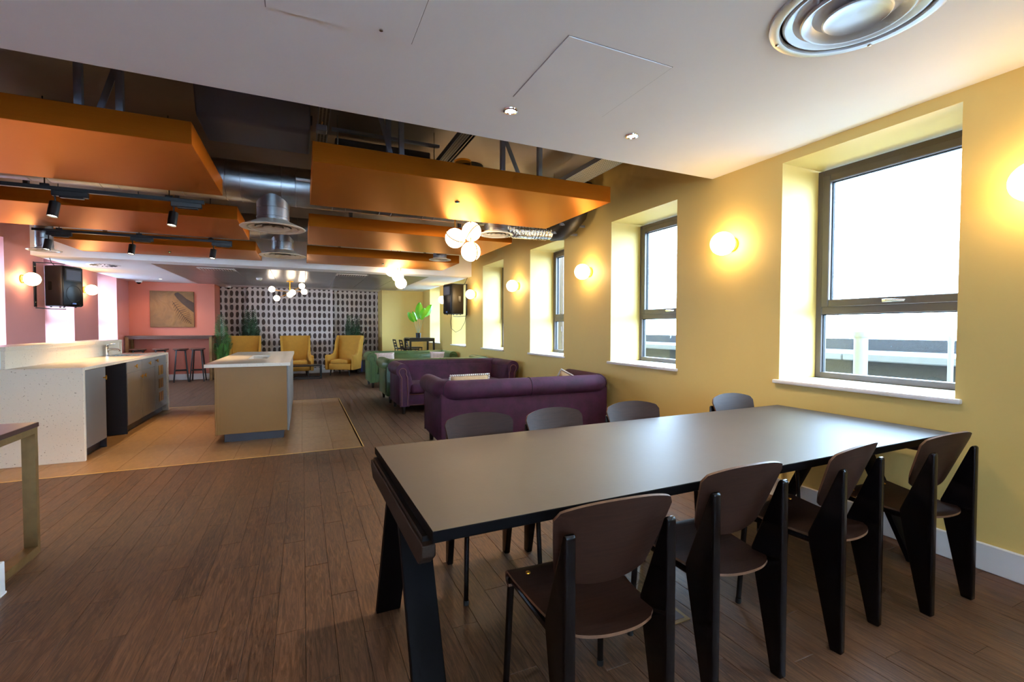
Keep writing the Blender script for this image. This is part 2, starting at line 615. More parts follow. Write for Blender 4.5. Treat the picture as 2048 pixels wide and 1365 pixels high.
def dots(name, base, dark, px, pz, wx, wz, xoff=0.0):
    """hand-printed rows of dark lozenges on a pale paper, in the wall's own x and z"""
    m, nt, b = nmat(name)
    tc = N(nt, 'ShaderNodeTexCoord')
    nz = N(nt, 'ShaderNodeTexNoise')
    nz.inputs['Scale'].default_value = 9
    nz.inputs['Detail'].default_value = 2
    nt.links.new(tc.outputs['Object'], nz.inputs['Vector'])
    sp = N(nt, 'ShaderNodeSeparateXYZ')
    nt.links.new(tc.outputs['Object'], sp.inputs[0])
    wob = math_node(nt, 'MULTIPLY', math_node(nt, 'SUBTRACT', nz.outputs['Fac'], .5), .03)
    u = math_node(nt, 'DIVIDE', math_node(nt, 'ADD', math_node(nt, 'ADD', sp.outputs[0], 50 * px + xoff), wob), px)
    v = math_node(nt, 'DIVIDE', math_node(nt, 'ADD', sp.outputs[2], wob), pz)
    cu, cw = math_node(nt, 'FLOOR', u), math_node(nt, 'FLOOR', v)
    cv = N(nt, 'ShaderNodeCombineXYZ')
    nt.links.new(cu, cv.inputs[0])
    cv.inputs[1].default_value = 3.0
    wn = N(nt, 'ShaderNodeTexWhiteNoise', noise_dimensions='2D')
    nt.links.new(cv.outputs[0], wn.inputs['Vector'])
    fu = math_node(nt, 'SUBTRACT', math_node(nt, 'FRACT', u), .5)
    fv = math_node(nt, 'SUBTRACT', math_node(nt, 'FRACT', v), .5)
    half = math_node(nt, 'ADD', wx / px / 2 * .84, math_node(nt, 'MULTIPLY', wn.outputs['Value'], wx / px / 2 * .34))
    a = math_node(nt, 'POWER', math_node(nt, 'ABSOLUTE', math_node(nt, 'DIVIDE', fu, half)), 2.5)
    c = math_node(nt, 'POWER', math_node(nt, 'ABSOLUTE', math_node(nt, 'DIVIDE', fv, wz / pz / 2)), 2.5)
    inside = math_node(nt, 'LESS_THAN', math_node(nt, 'ADD', a, c), 1.0)
    nt.links.new(mixrgb(nt, inside, lin(base), lin(dark)), b.inputs['Base Color'])
    b.inputs['Roughness'].default_value = .75
    return m
M['paper'] = dots('spotted_wallpaper', (206, 196, 192), (74, 62, 60), .131, .197, .077, .150)


def weave(name, base, dark, scale):
    m, nt, b = nmat(name)
    tc = N(nt, 'ShaderNodeTexCoord')
    ck = N(nt, 'ShaderNodeTexChecker')
    ck.inputs['Scale'].default_value = scale
    ck.inputs['Color1'].default_value = lin(base) + (1,)
    ck.inputs['Color2'].default_value = lin(dark) + (1,)
    mp = N(nt, 'ShaderNodeMapping')
    mp.inputs['Rotation'].default_value = (0, R(45), 0)
    nt.links.new(tc.outputs['Object'], mp.inputs[0])
    nt.links.new(mp.outputs[0], ck.inputs['Vector'])
    nt.links.new(ck.outputs['Color'], b.inputs['Base Color'])
    b.inputs['Roughness'].default_value = .9
    return m
M['weave'] = weave('checked_cushion_weave', (226, 206, 200), (158, 132, 130), 42)


def perf(name, base, hole, pitch):
    m, nt, b = nmat(name)
    tc = N(nt, 'ShaderNodeTexCoord')
    vo = N(nt, 'ShaderNodeTexVoronoi', feature='F1')
    vo.inputs['Scale'].default_value = 1 / pitch
    vo.inputs['Randomness'].default_value = 0
    nt.links.new(tc.outputs['Object'], vo.inputs['Vector'])
    ins = math_node(nt, 'LESS_THAN', vo.outputs['Distance'], .34)
    nt.links.new(mixrgb(nt, ins, lin(base), lin(hole)), b.inputs['Base Color'])
    b.inputs['Roughness'].default_value = .5
    b.inputs['Metallic'].default_value = .4
    return m
M['tray'] = perf('perforated_tray', (150, 144, 130), (24, 20, 18), .026)


def ceil_metal():
    m = mat('satin_metal_ceiling', (158, 162, 168), .3, metal=.75, var=.03, vscale=8, stretch=(1, 30, 1))
    return m
M['ceilmetal'] = ceil_metal()


def canvas():
    m, nt, b = nmat('gold_brown_canvas')
    tc = N(nt, 'ShaderNodeTexCoord')
    n1 = N(nt, 'ShaderNodeTexNoise')
    n1.inputs['Scale'].default_value = 3.0
    n1.inputs['Detail'].default_value = 8
    n1.inputs['Distortion'].default_value = 2.0
    nt.links.new(tc.outputs['Object'], n1.inputs['Vector'])
    nt.links.new(mixrgb(nt, n1.outputs['Fac'], lin((92, 60, 30)), lin((158, 112, 56))), b.inputs['Base Color'])
    b.inputs['Roughness'].default_value = .5
    bp = N(nt, 'ShaderNodeBump')
    bp.inputs['Strength'].default_value = .7
    bp.inputs['Distance'].default_value = .02
    nt.links.new(n1.outputs['Fac'], bp.inputs['Height'])
    nt.links.new(bp.outputs[0], b.inputs['Normal'])
    return m
M['canvas'] = canvas()
M['canvas_dark'] = mat('dark_painted_band', (62, 38, 22), .55, var=.2, vscale=8)

# ================================================================== THE SETTING
# ---- floor
g = G(); g.box(WL - .6, WR + .6, YN - .2, 15.4, -.10, -.004)
floor = struct('floor', g, M['joint'], angle=0)
YG, YG2, XG = 5.30, 9.18, 0.604

def row_off(r):
    return ((r * .381966) % 1.0) * PL

allp = []
r0, r1 = math.floor(WL / PW), math.floor(WR / PW)
for r in range(r0, r1 + 1):
    x0, x1 = max(r * PW, WL), min((r + 1) * PW, WR)
    if x1 - x0 < .01: continue
    k0 = math.floor((YN + row_off(r)) / PL)
    for k in range(k0, k0 + 24):
        y0, y1 = k * PL - row_off(r), (k + 1) * PL - row_off(r)
        y0, y1 = max(y0, YN), min(y1, 14.9)
        if y1 - y0 < .02: continue
        # the sand-tiled kitchen zone cuts the planks
        segs = [(y0, y1)]
        if (x0 + x1) / 2 < XG:
            segs = [(a, b) for a, b in ((y0, min(y1, YG)), (max(y0, YG2), y1)) if b - a > .02]
        for a, b in segs:
            allp.append((x0, x1, a, b))
yaw = R(24.3864)
def in_view(x, y, z=0):
    d = x * math.sin(yaw) + y * math.cos(yaw)
    if d < .3: return None
    u = (x * math.cos(yaw) - y * math.sin(yaw)) / d
    w = (z - 1.31) / d
    return d if abs(u) < 1.25 and abs(w) < .9 else None
ranked = []
for p_ in allp:
    cx, cy = (p_[0] + p_[1]) / 2, (p_[2] + p_[3]) / 2
    ds = [d for d in (in_view(cx, cy), in_view(cx, p_[2]), in_view(cx, p_[3])) if d]
    ranked.append((min(ds) if ds else 99, p_))
ranked.sort(key=lambda t: t[0])
near = set(p_ for d, p_ in ranked[:295] if d < 99)
cache = {}
field = G()
gap = .0009
for d, p_ in ranked:
    x0, x1, y0, y1 = p_
    if p_ in near:
        key = (round(x1 - x0, 4), round(y1 - y0, 4))
        if key not in cache:
            h, l = (x1 - x0) / 2 - gap, (y1 - y0) / 2 - gap
            gg = G(); gg.box(-h, h, -l, l, -.004, 0, b=.0008)
            cache[key] = gg.mesh('plank', M['plank'])
        o = bpy.data.objects.new('plank', cache[key])
        COL.objects.link(o)
        o.location = ((x0 + x1) / 2, (y0 + y1) / 2, 0)
        o.parent = floor
    else:
        field.box(x0 + gap, x1 - gap, y0 + gap, y1 - gap, -.004, 0)
fo = field.build('plank_field', M['plank'], floor, angle=0)
fo['kind'] = 'stuff'
# sand tiles of the kitchen zone
g = G(); g.box(WL, XG, YG, YG2, -.004, -.0025)
g.build('tile_bed', M['tilejoint'], floor, angle=0)
tw, tl = .3105, .621
xs = [XG - i * tw for i in range(0, 16)]
tcache = {}
for i in range(15):
    xa, xb = max(xs[i + 1], WL), xs[i]
    if xb - xa < .03: continue
    y = YG + (.08 if i % 2 else .39) - tl
    while y < YG2:
        a, b = max(y, YG), min(y + tl, YG2)
        if b - a > .03:
            key = (round(xb - xa, 3), round(b - a, 3))
            if key not in tcache:
                h, l = (xb - xa) / 2 - .0012, (b - a) / 2 - .0012
                gg = G(); gg.box(-h, h, -l, l, -.0025, 0, b=.0008)
                tcache[key] = gg.mesh('tile', M['tile'])
            o = bpy.data.objects.new('tile', tcache[key])
            COL.objects.link(o)
            o.location = ((xa + xb) / 2, (a + b) / 2, 0)
            o.parent = floor
        y += tl
# brass edging strip round the tiles
g = G()
g.box(WL + .02, XG + .007, YG - .007, YG + .005, -.003, .0018)
g.box(XG - .005, XG + .007, YG, YG2, -.003, .0018)
g.box(WL + .02, XG + .006, YG2 - .004, YG2 + .006, -.003, .0018)
struct('trim_1', g, M['brass_strip'], angle=0)

# ---- window wall and pink wall
def win_wall(X, sgn, ks, y_end, name, m):
    g = G()
    xa, xb = (X, X + .52) if sgn > 0 else (X - .52, X)
    ed = []
    for k in ks:
        ed.append((W0 + k * PER, W0 + k * PER + WW))
    y = YN - .6
    for a, b in ed:
        g.box(xa, xb, y, a, -.02, ZS + .1)
        g.box(xa, xb, a, b, -.02, ZSILL - .03)
        g.box(xa, xb, a, b, ZT, ZS + .1)
        y = b
    g.box(xa, xb, y, y_end, -.02, ZS + .1)
    return struct(name, g, m, angle=0)
ks = [-2, -1, 0, 1, 2, 3, 4, 5]
win_wall(WR, 1, ks, 15.3, 'wall_right', M['yellow'])
win_wall(WL, -1, [3, 4, 5], 15.3, 'wall_left', M['pink'])
g = G()
FILL_WIN_X = (-3.2, -1.6, .1)              # windows added to the unseen rear wall for fill daylight
x = WL
for a in FILL_WIN_X:
    g.box(x, a, YN - .6, YN, -.02, ZC + .02)
    g.box(a, a + WW, YN - .6, YN, -.02, ZSILL - .03)
    g.box(a, a + WW, YN - .6, YN, ZT, ZC + .02)
    x = a + WW
g.box(x, WR, YN - .6, YN, -.02, ZC + .02)
struct('wall_rear', g, M['rearwall'], angle=0)
# far end: coral part, spotted alcove with a proud centre, yellow part
g = G(); g.box(WL, -2.04, 13.95, 15.3, -.02, ZF + .02)
struct('wall_coral', g, M['coral'], angle=0)
g = G(); g.box(2.14, WR, 14.0, 15.3, -.02, ZF + .02)
struct('wall_yellow', g, M['yellow'], angle=0)
g = G(); g.box(-2.04, 2.14, 14.80, 15.3, -.02, ZF + .02); g.box(-1.37, .82, 14.58, 14.80, -.02, ZF + .02)
struct('wall_far', g, M['paper'], angle=0)

# ---- ceilings
g = G(); g.box(WL, WR, YN, YB, ZC, ZC + .05); g.box(WL, WR, YB - .05, YB, ZC + .05, ZS - .001)
ceil = struct('ceiling', g, M['plaster'], angle=0)
# access hatches: a lid standing 2 mm proud inside a thin dark slot
for (xa, xb, ya, yb) in ((-.125, .48, 1.60, 2.215), (1.125, 1.74, 1.855, 2.465)):
    gg = G()
    gg.box(xa, xb, ya, yb, ZC - .004, ZC + .004, b=.0012)
    gg.build('access_hatch', M['plaster'], ceil)
    gg = G()
    t = .004
    for bx in ((xa - t, xa, ya - t, yb + t), (xb, xb + t, ya - t, yb + t), (xa, xb, ya - t, ya), (xa, xb, yb, yb + t)):
        gg.box(*bx, ZC - .0008, ZC + .002)
    gg.build('hatch_slot', M['hatchslot'], ceil, angle=0)
gg = G(); gg.cyl((.335, 2.165, ZC - .009), (.335, 2.165, ZC), .008, n=12)
gg.build('hatch_lock', M['silver'], ceil)
g = G(); g.box(WL, WR, YB - .2, 15.3, ZS, ZS + .12)
struct('ceiling_slab', g, M['slab'], angle=0)
g = G(); g.box(WL, WR, YF, YF + .12, ZF + .06, ZS - .001); g.box(WL, WR, YF, 15.3, ZF + .012, ZF + .06)
tx0, tx1, ty0, ty1 = -2.40, 2.53, 9.98, 14.0
tn, tm = 8, 6
g.box(WL, tx0, YF, 15.0, ZF, ZF + .012); g.box(tx1, WR, YF, 15.0, ZF, ZF + .012)
g.box(tx0, tx1, YF, ty0, ZF, ZF + .012); g.box(tx0, tx1, ty1, 15.0, ZF, ZF + .012)
cfar = struct('ceiling_far', g, M['plaster'], angle=0)
tw_, tl_ = (tx1 - tx0) / tn, (ty1 - ty0) / tm
gg = G(); gg.box(-tw_ / 2 + .003, tw_ / 2 - .003, -tl_ / 2 + .003, tl_ / 2 - .003, -.004, .010, b=.002)
tme = gg.mesh('ceiling_tile', M['ceilmetal'])
vent_cells = {(1, 0), (5, 0)}
for i in range(tn):
    for j in range(tm):
        o = bpy.data.objects.new('ceiling_tile', tme)
        COL.objects.link(o)
        o.location = (tx0 + (i + .5) * tw_, ty0 + (j + .5) * tl_, ZF + .002)
        o.parent = cfar

# ---- skirtings
def skirt(name, x0, x1, y0, y1):
    g = G(); g.box(x0, x1, y0, y1, 0, .15, b=.005)
    return struct(name, g, M['white'])
skirt('baseboard_right', WR - .02, WR, YN, 14.0)
skirt('baseboard_left', WL, WL + .02, YN, 13.95)
skirt('baseboard_coral', WL + .02, -2.04, 13.93, 13.95)
skirt('baseboard_alcove', -1.37, .82, 14.56, 14.58)
skirt('baseboard_yellow', 2.14, WR - .02, 13.98, 14.0)

# ---- windows (all alike): local x outward from the wall face, y along the wall, z up
def make_window(n):
    root = thing('window_%d' % n, None, None)
    root['kind'] = 'structure'
    fw, d0, d1 = .045, REV - .01, REV + .06
    g = G()                                            # fixed outer frame with a transom
    z0, zt_, t0, t1 = ZSILL, ZT - .012, 1.425, 1.485
    g.box(d0, d1, 0, fw, z0, zt_, b=.004); g.box(d0, d1, WW - fw, WW, z0, zt_, b=.004)
    g.box(d0, d1, fw, WW - fw, z0, z0 + .045, b=.004); g.box(d0, d1, fw, WW - fw, zt_ - fw, zt_, b=.004)
    g.box(d0, d1, fw, WW - fw, t0, t1, b=.004)
    g.build('window_frame', M['frame'], root)
    g = G()                                            # opening sash above
    s0, s1, sw = fw + .0, WW - fw - .0, .056
    e0, e1 = d0 - .012, d1 - .012
    g.box(e0, e1, s0, s0 + sw, t1 - .002, zt_ - fw + .002, b=.005); g.box(e0, e1, s1 - sw, s1, t1 - .002, zt_ - fw + .002, b=.005)
    g.box(e0, e1, s0 + sw, s1 - sw, t1 - .002, t1 + .055, b=.005); g.box(e0, e1, s0 + sw, s1 - sw, zt_ - fw - .055, zt_ - fw + .002, b=.005)
    sash = g.build('sash', M['frame'], root)
    g = G(); g.box(d0 + .03, d0 + .034, s0 + sw - .006, s1 - sw + .006, t1 + .05, zt_ - fw - .05)
    g.build('pane', M['glass'], sash, angle=0)
    g = G(); g.box(d0 + .03, d0 + .034, fw - .004, WW - fw + .004, z0 + .04, t0 + .004)
    g.build('pane', M['glass'], root, angle=0)
    g = G()                                            # glazing gasket lines
    for (a, b_, c, d) in ((s0 + sw, s1 - sw, t1 + .055, zt_ - fw - .055), (fw, WW - fw, z0 + .045, t0)):
        g.box(d0 + .02, d0 + .045, a, a + .006, c, d); g.box(d0 + .02, d0 + .045, b_ - .006, b_, c, d)
        g.box(d0 + .02, d0 + .045, a, b_, d - .006, d)
    g.build('gasket', M['rubber'], root, angle=0)
    g = G()                                            # lever handle in the middle of the sash rail
    zc = t1 + .028
    g.box(e0 - .012, e0, WW / 2 - .015, WW / 2 + .055, zc - .012, zc + .012, b=.01, seg=3)
    g.tube([(e0 - .012, WW / 2 + .03, zc), (e0 - .03, WW / 2 + .03, zc), (e0 - .036, WW / 2 + .01, zc), (e0 - .036, WW / 2 - .10, zc - .006)], [.008, .009, .01, .006], n=10)
    h = g.build('handle', M['silver'], sash)
    g2 = G()                                           # board nosing outside the reveal, board inside it
    g2.box(-.035, 0, -.035, WW + .035, ZSILL - .030, ZSILL - .001, b=.007, seg=2)
    g2.box(-.005, REV + .02, .001, WW - .001, ZSILL - .030, ZSILL - .001)
    g2.build('window_sill', M['white'], root)
    return root
w = make_window(1)
w.location = (WR, W0, 0)
n = 2
for k in ks:
    if k == 0: continue
    c = dup(w, (WR, W0 + k * PER, 0), 0, None)
    c.name = 'window_%d' % n; n += 1
for a in FILL_WIN_X:  # added rear windows, daylight fill from behind the viewpoint
    c = dup(w, (a, YN, 0), -math.pi / 2, None)
    c.name = 'window_%d' % n; n += 1
for k in (3, 4, 5):
    c = dup(w, (WL, W0 + k * PER + WW, 0), math.pi, None)
    c.name = 'window_%d' % n; n += 1

# ================================================================== OUTSIDE THE WINDOWS
g = G(); g.box(WR + .62, 30, -12, 30, .20, .30)  # pale ground plane added outside to bounce daylight into the room
tag(g.build('bounce_ground', M['coping'], angle=0), kind='structure')
g = G(); g.box(-30, WL - .62, -12, 30, .20, .30)  # same added bounce plane outside the pink wall
tag(g.build('bounce_ground', M['coping'], angle=0), kind='structure')
par = thing('parapet', 'grey roof parapet with pale coping stones outside the windows', 'parapet', (6.0, 0, .30))
g = G(); g.box(.12, .5, -6, 20, 0, .63)
g.build('lower_wall', M['parapet'], par, angle=0)
g = G(); g.box(1.0, 1.25, -6, 20, 0, .87)
g.build('upstand', M['parapet'], par, angle=0)
gg = G(); gg.box(0, 1.0, -.66, .66, .63, .72, b=.012)
cs = gg.build('coping_stone', M['copingstone'], par, loc=(0, -5.2, 0))
for i in range(1, 19):
    part(cs, 'coping_stone', par, loc=(0, -5.2 + i * 1.335, 0))
def pipe(x, y, r, h, label):
    t = thing('vent_pipe', label, 'pipe', (x, y, .30))
    g = G(); g.cyl((0, 0, 0), (0, 0, h), r, n=20); g.build('pipe_shaft', M['pipe'], t)
    g = G(); g.lathe([(.001, h), (r * 1.08, h), (r * 1.12, h + .02), (r * 1.12, h + .05), (r * .8, h + .07), (.001, h + .07)], 20)
    g.build('pipe_cap', M['pipe'], t)
pipe(5.0, 2.72, .058, .93, 'thick pale vent pipe standing outside the largest window')
pipe(5.6, 2.27, .022, .88, 'thin pale pipe outside the largest window beside its right edge')
g = G(); g.box(0, .9, 0, 1.6, 0, 3.6, b=.02)
g.box(-.02, .0, 0, 1.6, .95, 1.05)
tag(g.build('plant_room', M['plant_room'], loc=(4.9, 8.3, .3)), 'brown clad plant room on the roof outside the third window', 'building')

# ================================================================== LAMPS
def light(kind, name, parent, loc, watts, rgb, **kw):
    d = bpy.data.lights.new(name, kind)
    d.energy = watts
    d.color = rgb
    for k, v in kw.items(): setattr(d, k, v)
    o = bpy.data.objects.new(name, d)
    COL.objects.link(o)
    o.parent = parent
    o.location = loc
    return o
WARM = (1.0, .72, .40)

def make_sconce(label, group):
    t = thing('wall_globe_lamp', label, 'wall lamp', group=group)      # local x points out of the wall
    g = G(); g.lathe([(.001, 0), (.062, 0), (.062, .014), (.056, .018), (.001, .018)], 28, axis='x')
    g.build('wall_plate', M['brass'], t)
    g = G(); g.lathe([(.03, .016), (.03, .034), (.001, .034)], 20, axis='x')
    g.build('collar', M['brass'], t)
    g = G(); g.sphere((.118, 0, 0), .098, 32, 20)
    g.build('globe', M['globe'], t)
    return t
scs = [(0, 'cut by the right edge of the picture'), (1, 'between the two largest windows'),
       (2, 'between the second and third windows'), (3, 'between the third and fourth windows'),
       (4, 'just right of the black loudspeaker'), (5, 'just left of the black loudspeaker')]
s0 = None
for k, wh in scs:
    y = .692 + k * PER if k else 1.01
    lab = 'lit globe lamp on the yellow wall, ' + wh
    if s0 is None:
        s0 = make_sconce(lab, 'globe lamps on the yellow wall')
        s0.location = (WR, y, 2.03); s0.rotation_euler = (0, 0, math.pi)
    else:
        dup(s0, (WR, y, 2.03), math.pi, lab)
dup(s0, (WL, 9.30, 2.035), 0, 'lit round globe lamp on the pink wall, left of the loudspeaker', 'globe lamps on the pink wall')
dup(s0, (WL, 11.46, 2.035), 0, 'lit round globe lamp on the pink wall, right of the loudspeaker', 'globe lamps on the pink wall')

# recessed downlights in the plaster ceiling
def make_down(label):
    t = thing('downlight', label, 'downlight', group='downlights in the plaster ceiling')
    g = G(); g.lathe([(.030, -.001), (.046, -.001), (.044, -.007), (.034, -.009), (.032, -.001)], 28)
    g.build('bezel', M['chrome'], t)
    g = G(); g.disc((0, 0, -.0015), .031, 24, flip=True)
    g.build('lamp_face', M['lamp'], t)
    light('SPOT', 'downlight_beam', t, (0, 0, -.02), DOWN_W, (1, .80, .55), spot_size=R(110), spot_blend=.7, shadow_soft_size=.03)
    return t
d0 = make_down('small lit ceiling downlight nearer the ceiling hatch')
d0.location = (1.18, 2.63, ZC)
dup(d0, (2.10, 2.62, ZC), 0, 'small lit ceiling downlight nearer the window wall')
for x, y, wh in ((-1.6, .6, 'left of the viewpoint'), (-1.6, -1.2, 'behind the viewpoint on the left'), (.3, -.9, 'right behind the viewpoint'), (2.1, -.9, 'behind the viewpoint by the window wall')):  # extra unseen downlights, added to raise the lamp light in the room
    dup(d0, (x, y, ZC), 0, 'added unseen fill downlight in the ceiling, ' + wh)

# round swirl diffuser in the plaster ceiling
t = thing('ceiling_diffuser', 'large round polished metal air diffuser in the white ceiling', 'air vent', (2.135, 1.205, ZC))
g = G(); g.lathe([(.272, 0), (.325, 0), (.323, -.012), (.300, -.020), (.284, -.016), (.272, .03)], 64)
g.build('outer_ring', M['alum'], t)
def dish(r, z, d):
    g = G(); g.lathe([(r, z), (r - .006, z - .007), (r - .014, z - .006), (r * .80, z + d * .45), (r * .55, z + d), (r * .54, z + d + .01), (r * .98, z + .008), (r, z)], 64)
    return g
dish(.268, -.006, .035).build('cone_ring', M['alum'], t)
dish(.205, -.020, .04).build('cone_ring', M['alum'], t)
g = G(); g.lathe([(.001, -.012), (.06, -.015), (.105, -.026), (.118, -.034), (.124, -.030), (.10, -.012), (.001, 0)], 48)
g.build('centre_dish', M['alum'], t)
for a in (200, 290, 20, 110):
    g = G(); g.sphere((.303 * math.cos(R(a)), .303 * math.sin(R(a)), -.02), .009, 10, 6, (1, 1, .5))
    g.build('screw', M['silver'], t)

# pendants: three glass balls split by a brass ring on brass rods
def pendant(label, group, pts, ztop):
    t = thing('globe_pendant', label, 'pendant lamp', (pts[0][0], pts[0][1], ztop), group=group)
    ox, oy = pts[0][0], pts[0][1]
    tilts = ((50, 20), (-40, 60), (8, 100))
    for (x, y, z), (tx, tz) in zip(pts, tilts):
        g = G(); g.cyl((x - ox, y - oy, z - ztop + .105), (x - ox, y - oy, 0), .006, n=8)
        rod = g.build('rod', M['brass'], t)
        g = G(); g.sphere((0, 0, 0), .112, 32, 20)
        gl = g.build('globe', M['pend'], t, loc=(x - ox, y - oy, z - ztop))
        g = G()
        ring = [(.1125 * math.cos(R(a)), .1125 * math.sin(R(a)), .02) for a in range(0, 360, 8)]
        g.tube(ring, .007, 6, closed=True)
        g.build('ring', M['brass'], gl, rot=(R(90 - tx), 0, R(tz)))
    g = G(); g.lathe([(.001, 0), (.09, 0), (.09, -.02), (.001, -.022)], 24)
    g.build('ceiling_rose', M['brass'], t, loc=(.1, 0, 0))
pendant('cluster of three glowing glass balls behind the first copper panel', 'ball pendant clusters', [(1.615, 5.16, 2.35), (1.83, 5.20, 2.452), (1.80, 5.14, 2.205)], ZS)
pendant('cluster of three glowing glass balls behind the last copper panel', 'ball pendant clusters', [(1.63, 9.425, 2.452), (1.755, 9.43, 2.35), (1.815, 9.425, 2.215)], ZS)

# branching globe lamp on the low ceiling
t = thing('branching_lamp', 'brass branching ceiling lamp with six small glowing globes', 'ceiling lamp', (-.262, 12.3, ZF))
g = G(); g.lathe([(.001, 0), (.075, 0), (.075, -.022), (.001, -.024)], 28); g.build('ceiling_rose', M['brass'], t)
g = G(); g.cyl((0, 0, -.02), (0, 0, -.30), .011, n=10); g.build('stem', M['brass'], t)
for p0, p1 in (((0, 0, -.27), (-.38, -.12, -.215)), ((0, 0, -.27), (.26, .1, -.10)), ((0, 0, -.25), (.31, -.1, -.25)), ((0, 0, -.29), (-.29, .1, -.41)), ((0, 0, -.29), (.06, -.22, -.285)), ((0, 0, -.30), (-.005, .16, -.31))):
    g = G(); g.cyl(p0, p1, .006, n=8); g.build('arm', M['brass'], t)
    g = G(); g.sphere(p1, .068, 20, 12); g.build('globe', M['sput'], t)

# track lighting
def track(x0, x1, y, z, label):
    t = thing('lighting_track', label, 'light track', (x0, y, z), group='black lighting tracks')
    L = x1 - x0
    g = G(); g.box(0, L, -.018, .018, -.016, .016, b=.002); g.build('rail', M['blackmetal'], t)
    for i in range(3):
        x = L * (.12 + .38 * i)
        g = G(); g.cyl((x, 0, .014), (x, 0, ZS - z), .005, n=8); g.build('drop_rod', M['blackmetal'], t)
        g = G(); g.box(x - .03, x + .03, -.012, .012, .014, .035, b=.003); g.build('clip', M['blackmetal'], t)
track(-3.1, -.83, 5.20, 2.49, 'black ceiling track between the two nearest left copper panels')
track(-2.96, -.88, 7.50, 2.50, 'black ceiling track in front of the farthest left copper panel')
def make_spot(label, group):
    t = thing('track_spotlight', label, 'spotlight', group=group)
    g = G(); g.box(-.02, .22, -.021, .021, -.062, -.014, b=.004); g.box(.03, .19, -.019, .019, -.074, -.06, b=.003)
    g.build('driver_box', M['blackmetal'], t)
    g = G(); g.cyl((0, 0, -.06), (0, 0, -.125), .007, n=10); g.build('stem', M['blackmetal'], t)
    rt = (R(-10), R(6), 0)
    h = Matrix.Translation((0, 0, -.115))
    g = G(); g.lathe([(.001, 0), (.034, 0), (.037, -.004), (.037, -.128), (.034, -.130), (.033, -.118)], 24)
    hd = g.build('head', M['blackmetal'], t, loc=(0, 0, -.115), rot=rt)
    g = G(); g.disc((0, 0, -.119), .033, 24, flip=True)
    g.build('lamp_face', M['lamp'], hd)
    light('SPOT', 'spot_beam', hd, (0, 0, -.135), SPOT_W, (1, .74, .44), spot_size=R(75), spot_blend=.8, shadow_soft_size=.03)
    return t
sp = [(-1.90, 5.20, 2.49, 'left one of the two on the nearer track'), (-1.07, 5.20, 2.49, 'right one of the two on the nearer track'),
      (-2.81, 7.50, 2.50, 'leftmost of three on the farther track'), (-1.99, 7.50, 2.50, 'middle of three on the farther track'), (-1.10, 7.50, 2.50, 'rightmost of three on the farther track')]
s1 = None
for x, y, z, wh in sp:
    lab = 'black cylinder spotlight, ' + wh
    if s1 is None:
        s1 = make_spot(lab, 'track spotlights'); s1.location = (x, y, z)
    else:
        dup(s1, (x, y, z), 0, lab)

# ================================================================== COPPER PANELS AND SERVICES
def panel(x0, x1, y0, y1, z0, z1, label, struts=()):
    t = thing('copper_panel', label, 'ceiling panel', ((x0 + x1) / 2, (y0 + y1) / 2, z0), group='hanging copper ceiling panels')
    hx, hy, h = (x1 - x0) / 2, (y1 - y0) / 2, z1 - z0
    g = G(); g.box(-hx, hx, -hy, hy, 0, h, b=.0025)
    g.build('panel_box', M['copper'], t)
    cx, cy = (x0 + x1) / 2, (y0 + y1) / 2
    for kind, xa, xb, yy in struts:
        g = G()
        if kind == 'post':
            a = .0205
            g.box(xa - cx - a, xa - cx + a, yy - cy - a, yy - cy + a, h - .002, ZS - z0)
            g.build('hanger_post', M['strut'], t)
        else:
            g.m = Matrix.Identity(4)
            p, q = Vector((xa - cx, yy - cy + .04, h)), Vector((xb - cx, yy - cy + .04, ZS - z0 - .03))
            d = q - p
            ang = math.atan2(d.x, d.z)
            g.m = Matrix.Translation(p) @ Matrix.Rotation(ang, 4, 'Y')
            g.box(-.02, .02, -.004, .004, 0, d.length)
            g.build('brace', M['strut'], t)
    return t
ZP, TP = 2.50, .146
panel(.078, 2.66, 3.62, 4.90, ZP, ZP + TP, 'copper ceiling panel nearest the window wall, above the purple sofas', (('post', .78, 0, 4.0), ('post', .70, 0, 4.16), ('brace', .76, .60, 4.08), ('post', 2.06, 0, 3.92), ('post', 1.74, 0, 4.06), ('brace', 1.96, 1.70, 4.0)))
panel(.080, 2.68, 5.91, 7.21, ZP, ZP + TP, 'middle of the three copper panels on the window side', (('post', .6, 0, 6.5), ('post', 2.1, 0, 6.5)))
panel(.080, 2.62, 8.12, 9.28, ZP - .005, ZP + TP - .01, 'farthest of the three copper panels on the window side', (('post', .6, 0, 8.6), ('post', 2.1, 0, 8.6)))
panel(-3.12, -.642, 3.62, 4.90, ZP, ZP + TP, 'large copper ceiling panel at the top left', (('post', -1.33, 0, 4.0), ('post', -1.13, 0, 4.06), ('brace', -1.30, -1.13, 4.06)))
panel(-3.12, -.640, 5.91, 7.21, ZP, ZP + TP, 'middle of the three copper panels on the left side', (('post', -1.3, 0, 6.5), ('post', -2.6, 0, 6.5)))
panel(-3.08, -.640, 8.12, 9.28, ZP - .005, ZP + TP - .01, 'farthest of the three copper panels on the left side', (('post', -1.3, 0, 8.6), ('post', -2.6, 0, 8.6)))
def sensor(x, y, label):
    g = G(); g.lathe([(.022, 0), (.024, -.004), (.015, -.008), (.001, -.010)], 20)
    t = thing('ceiling_sensor', label, 'sensor', (x, y, ZP if y < 8 else ZP - .005), group='round sensors under the copper panels')
    g.build('housing', M['unit'], t)
    g = G(); g.sphere((0, 0, -.010), .007, 10, 6); g.build('indicator', M['led'], t)
sensor(1.34, 4.21, 'small round sensor under the copper panel nearest the window wall')
sensor(1.36, 8.75, 'small green-lit sensor under the farthest window-side copper panel')
sensor(-1.87, 8.78, 'small green-lit sensor under the farthest left copper panel')

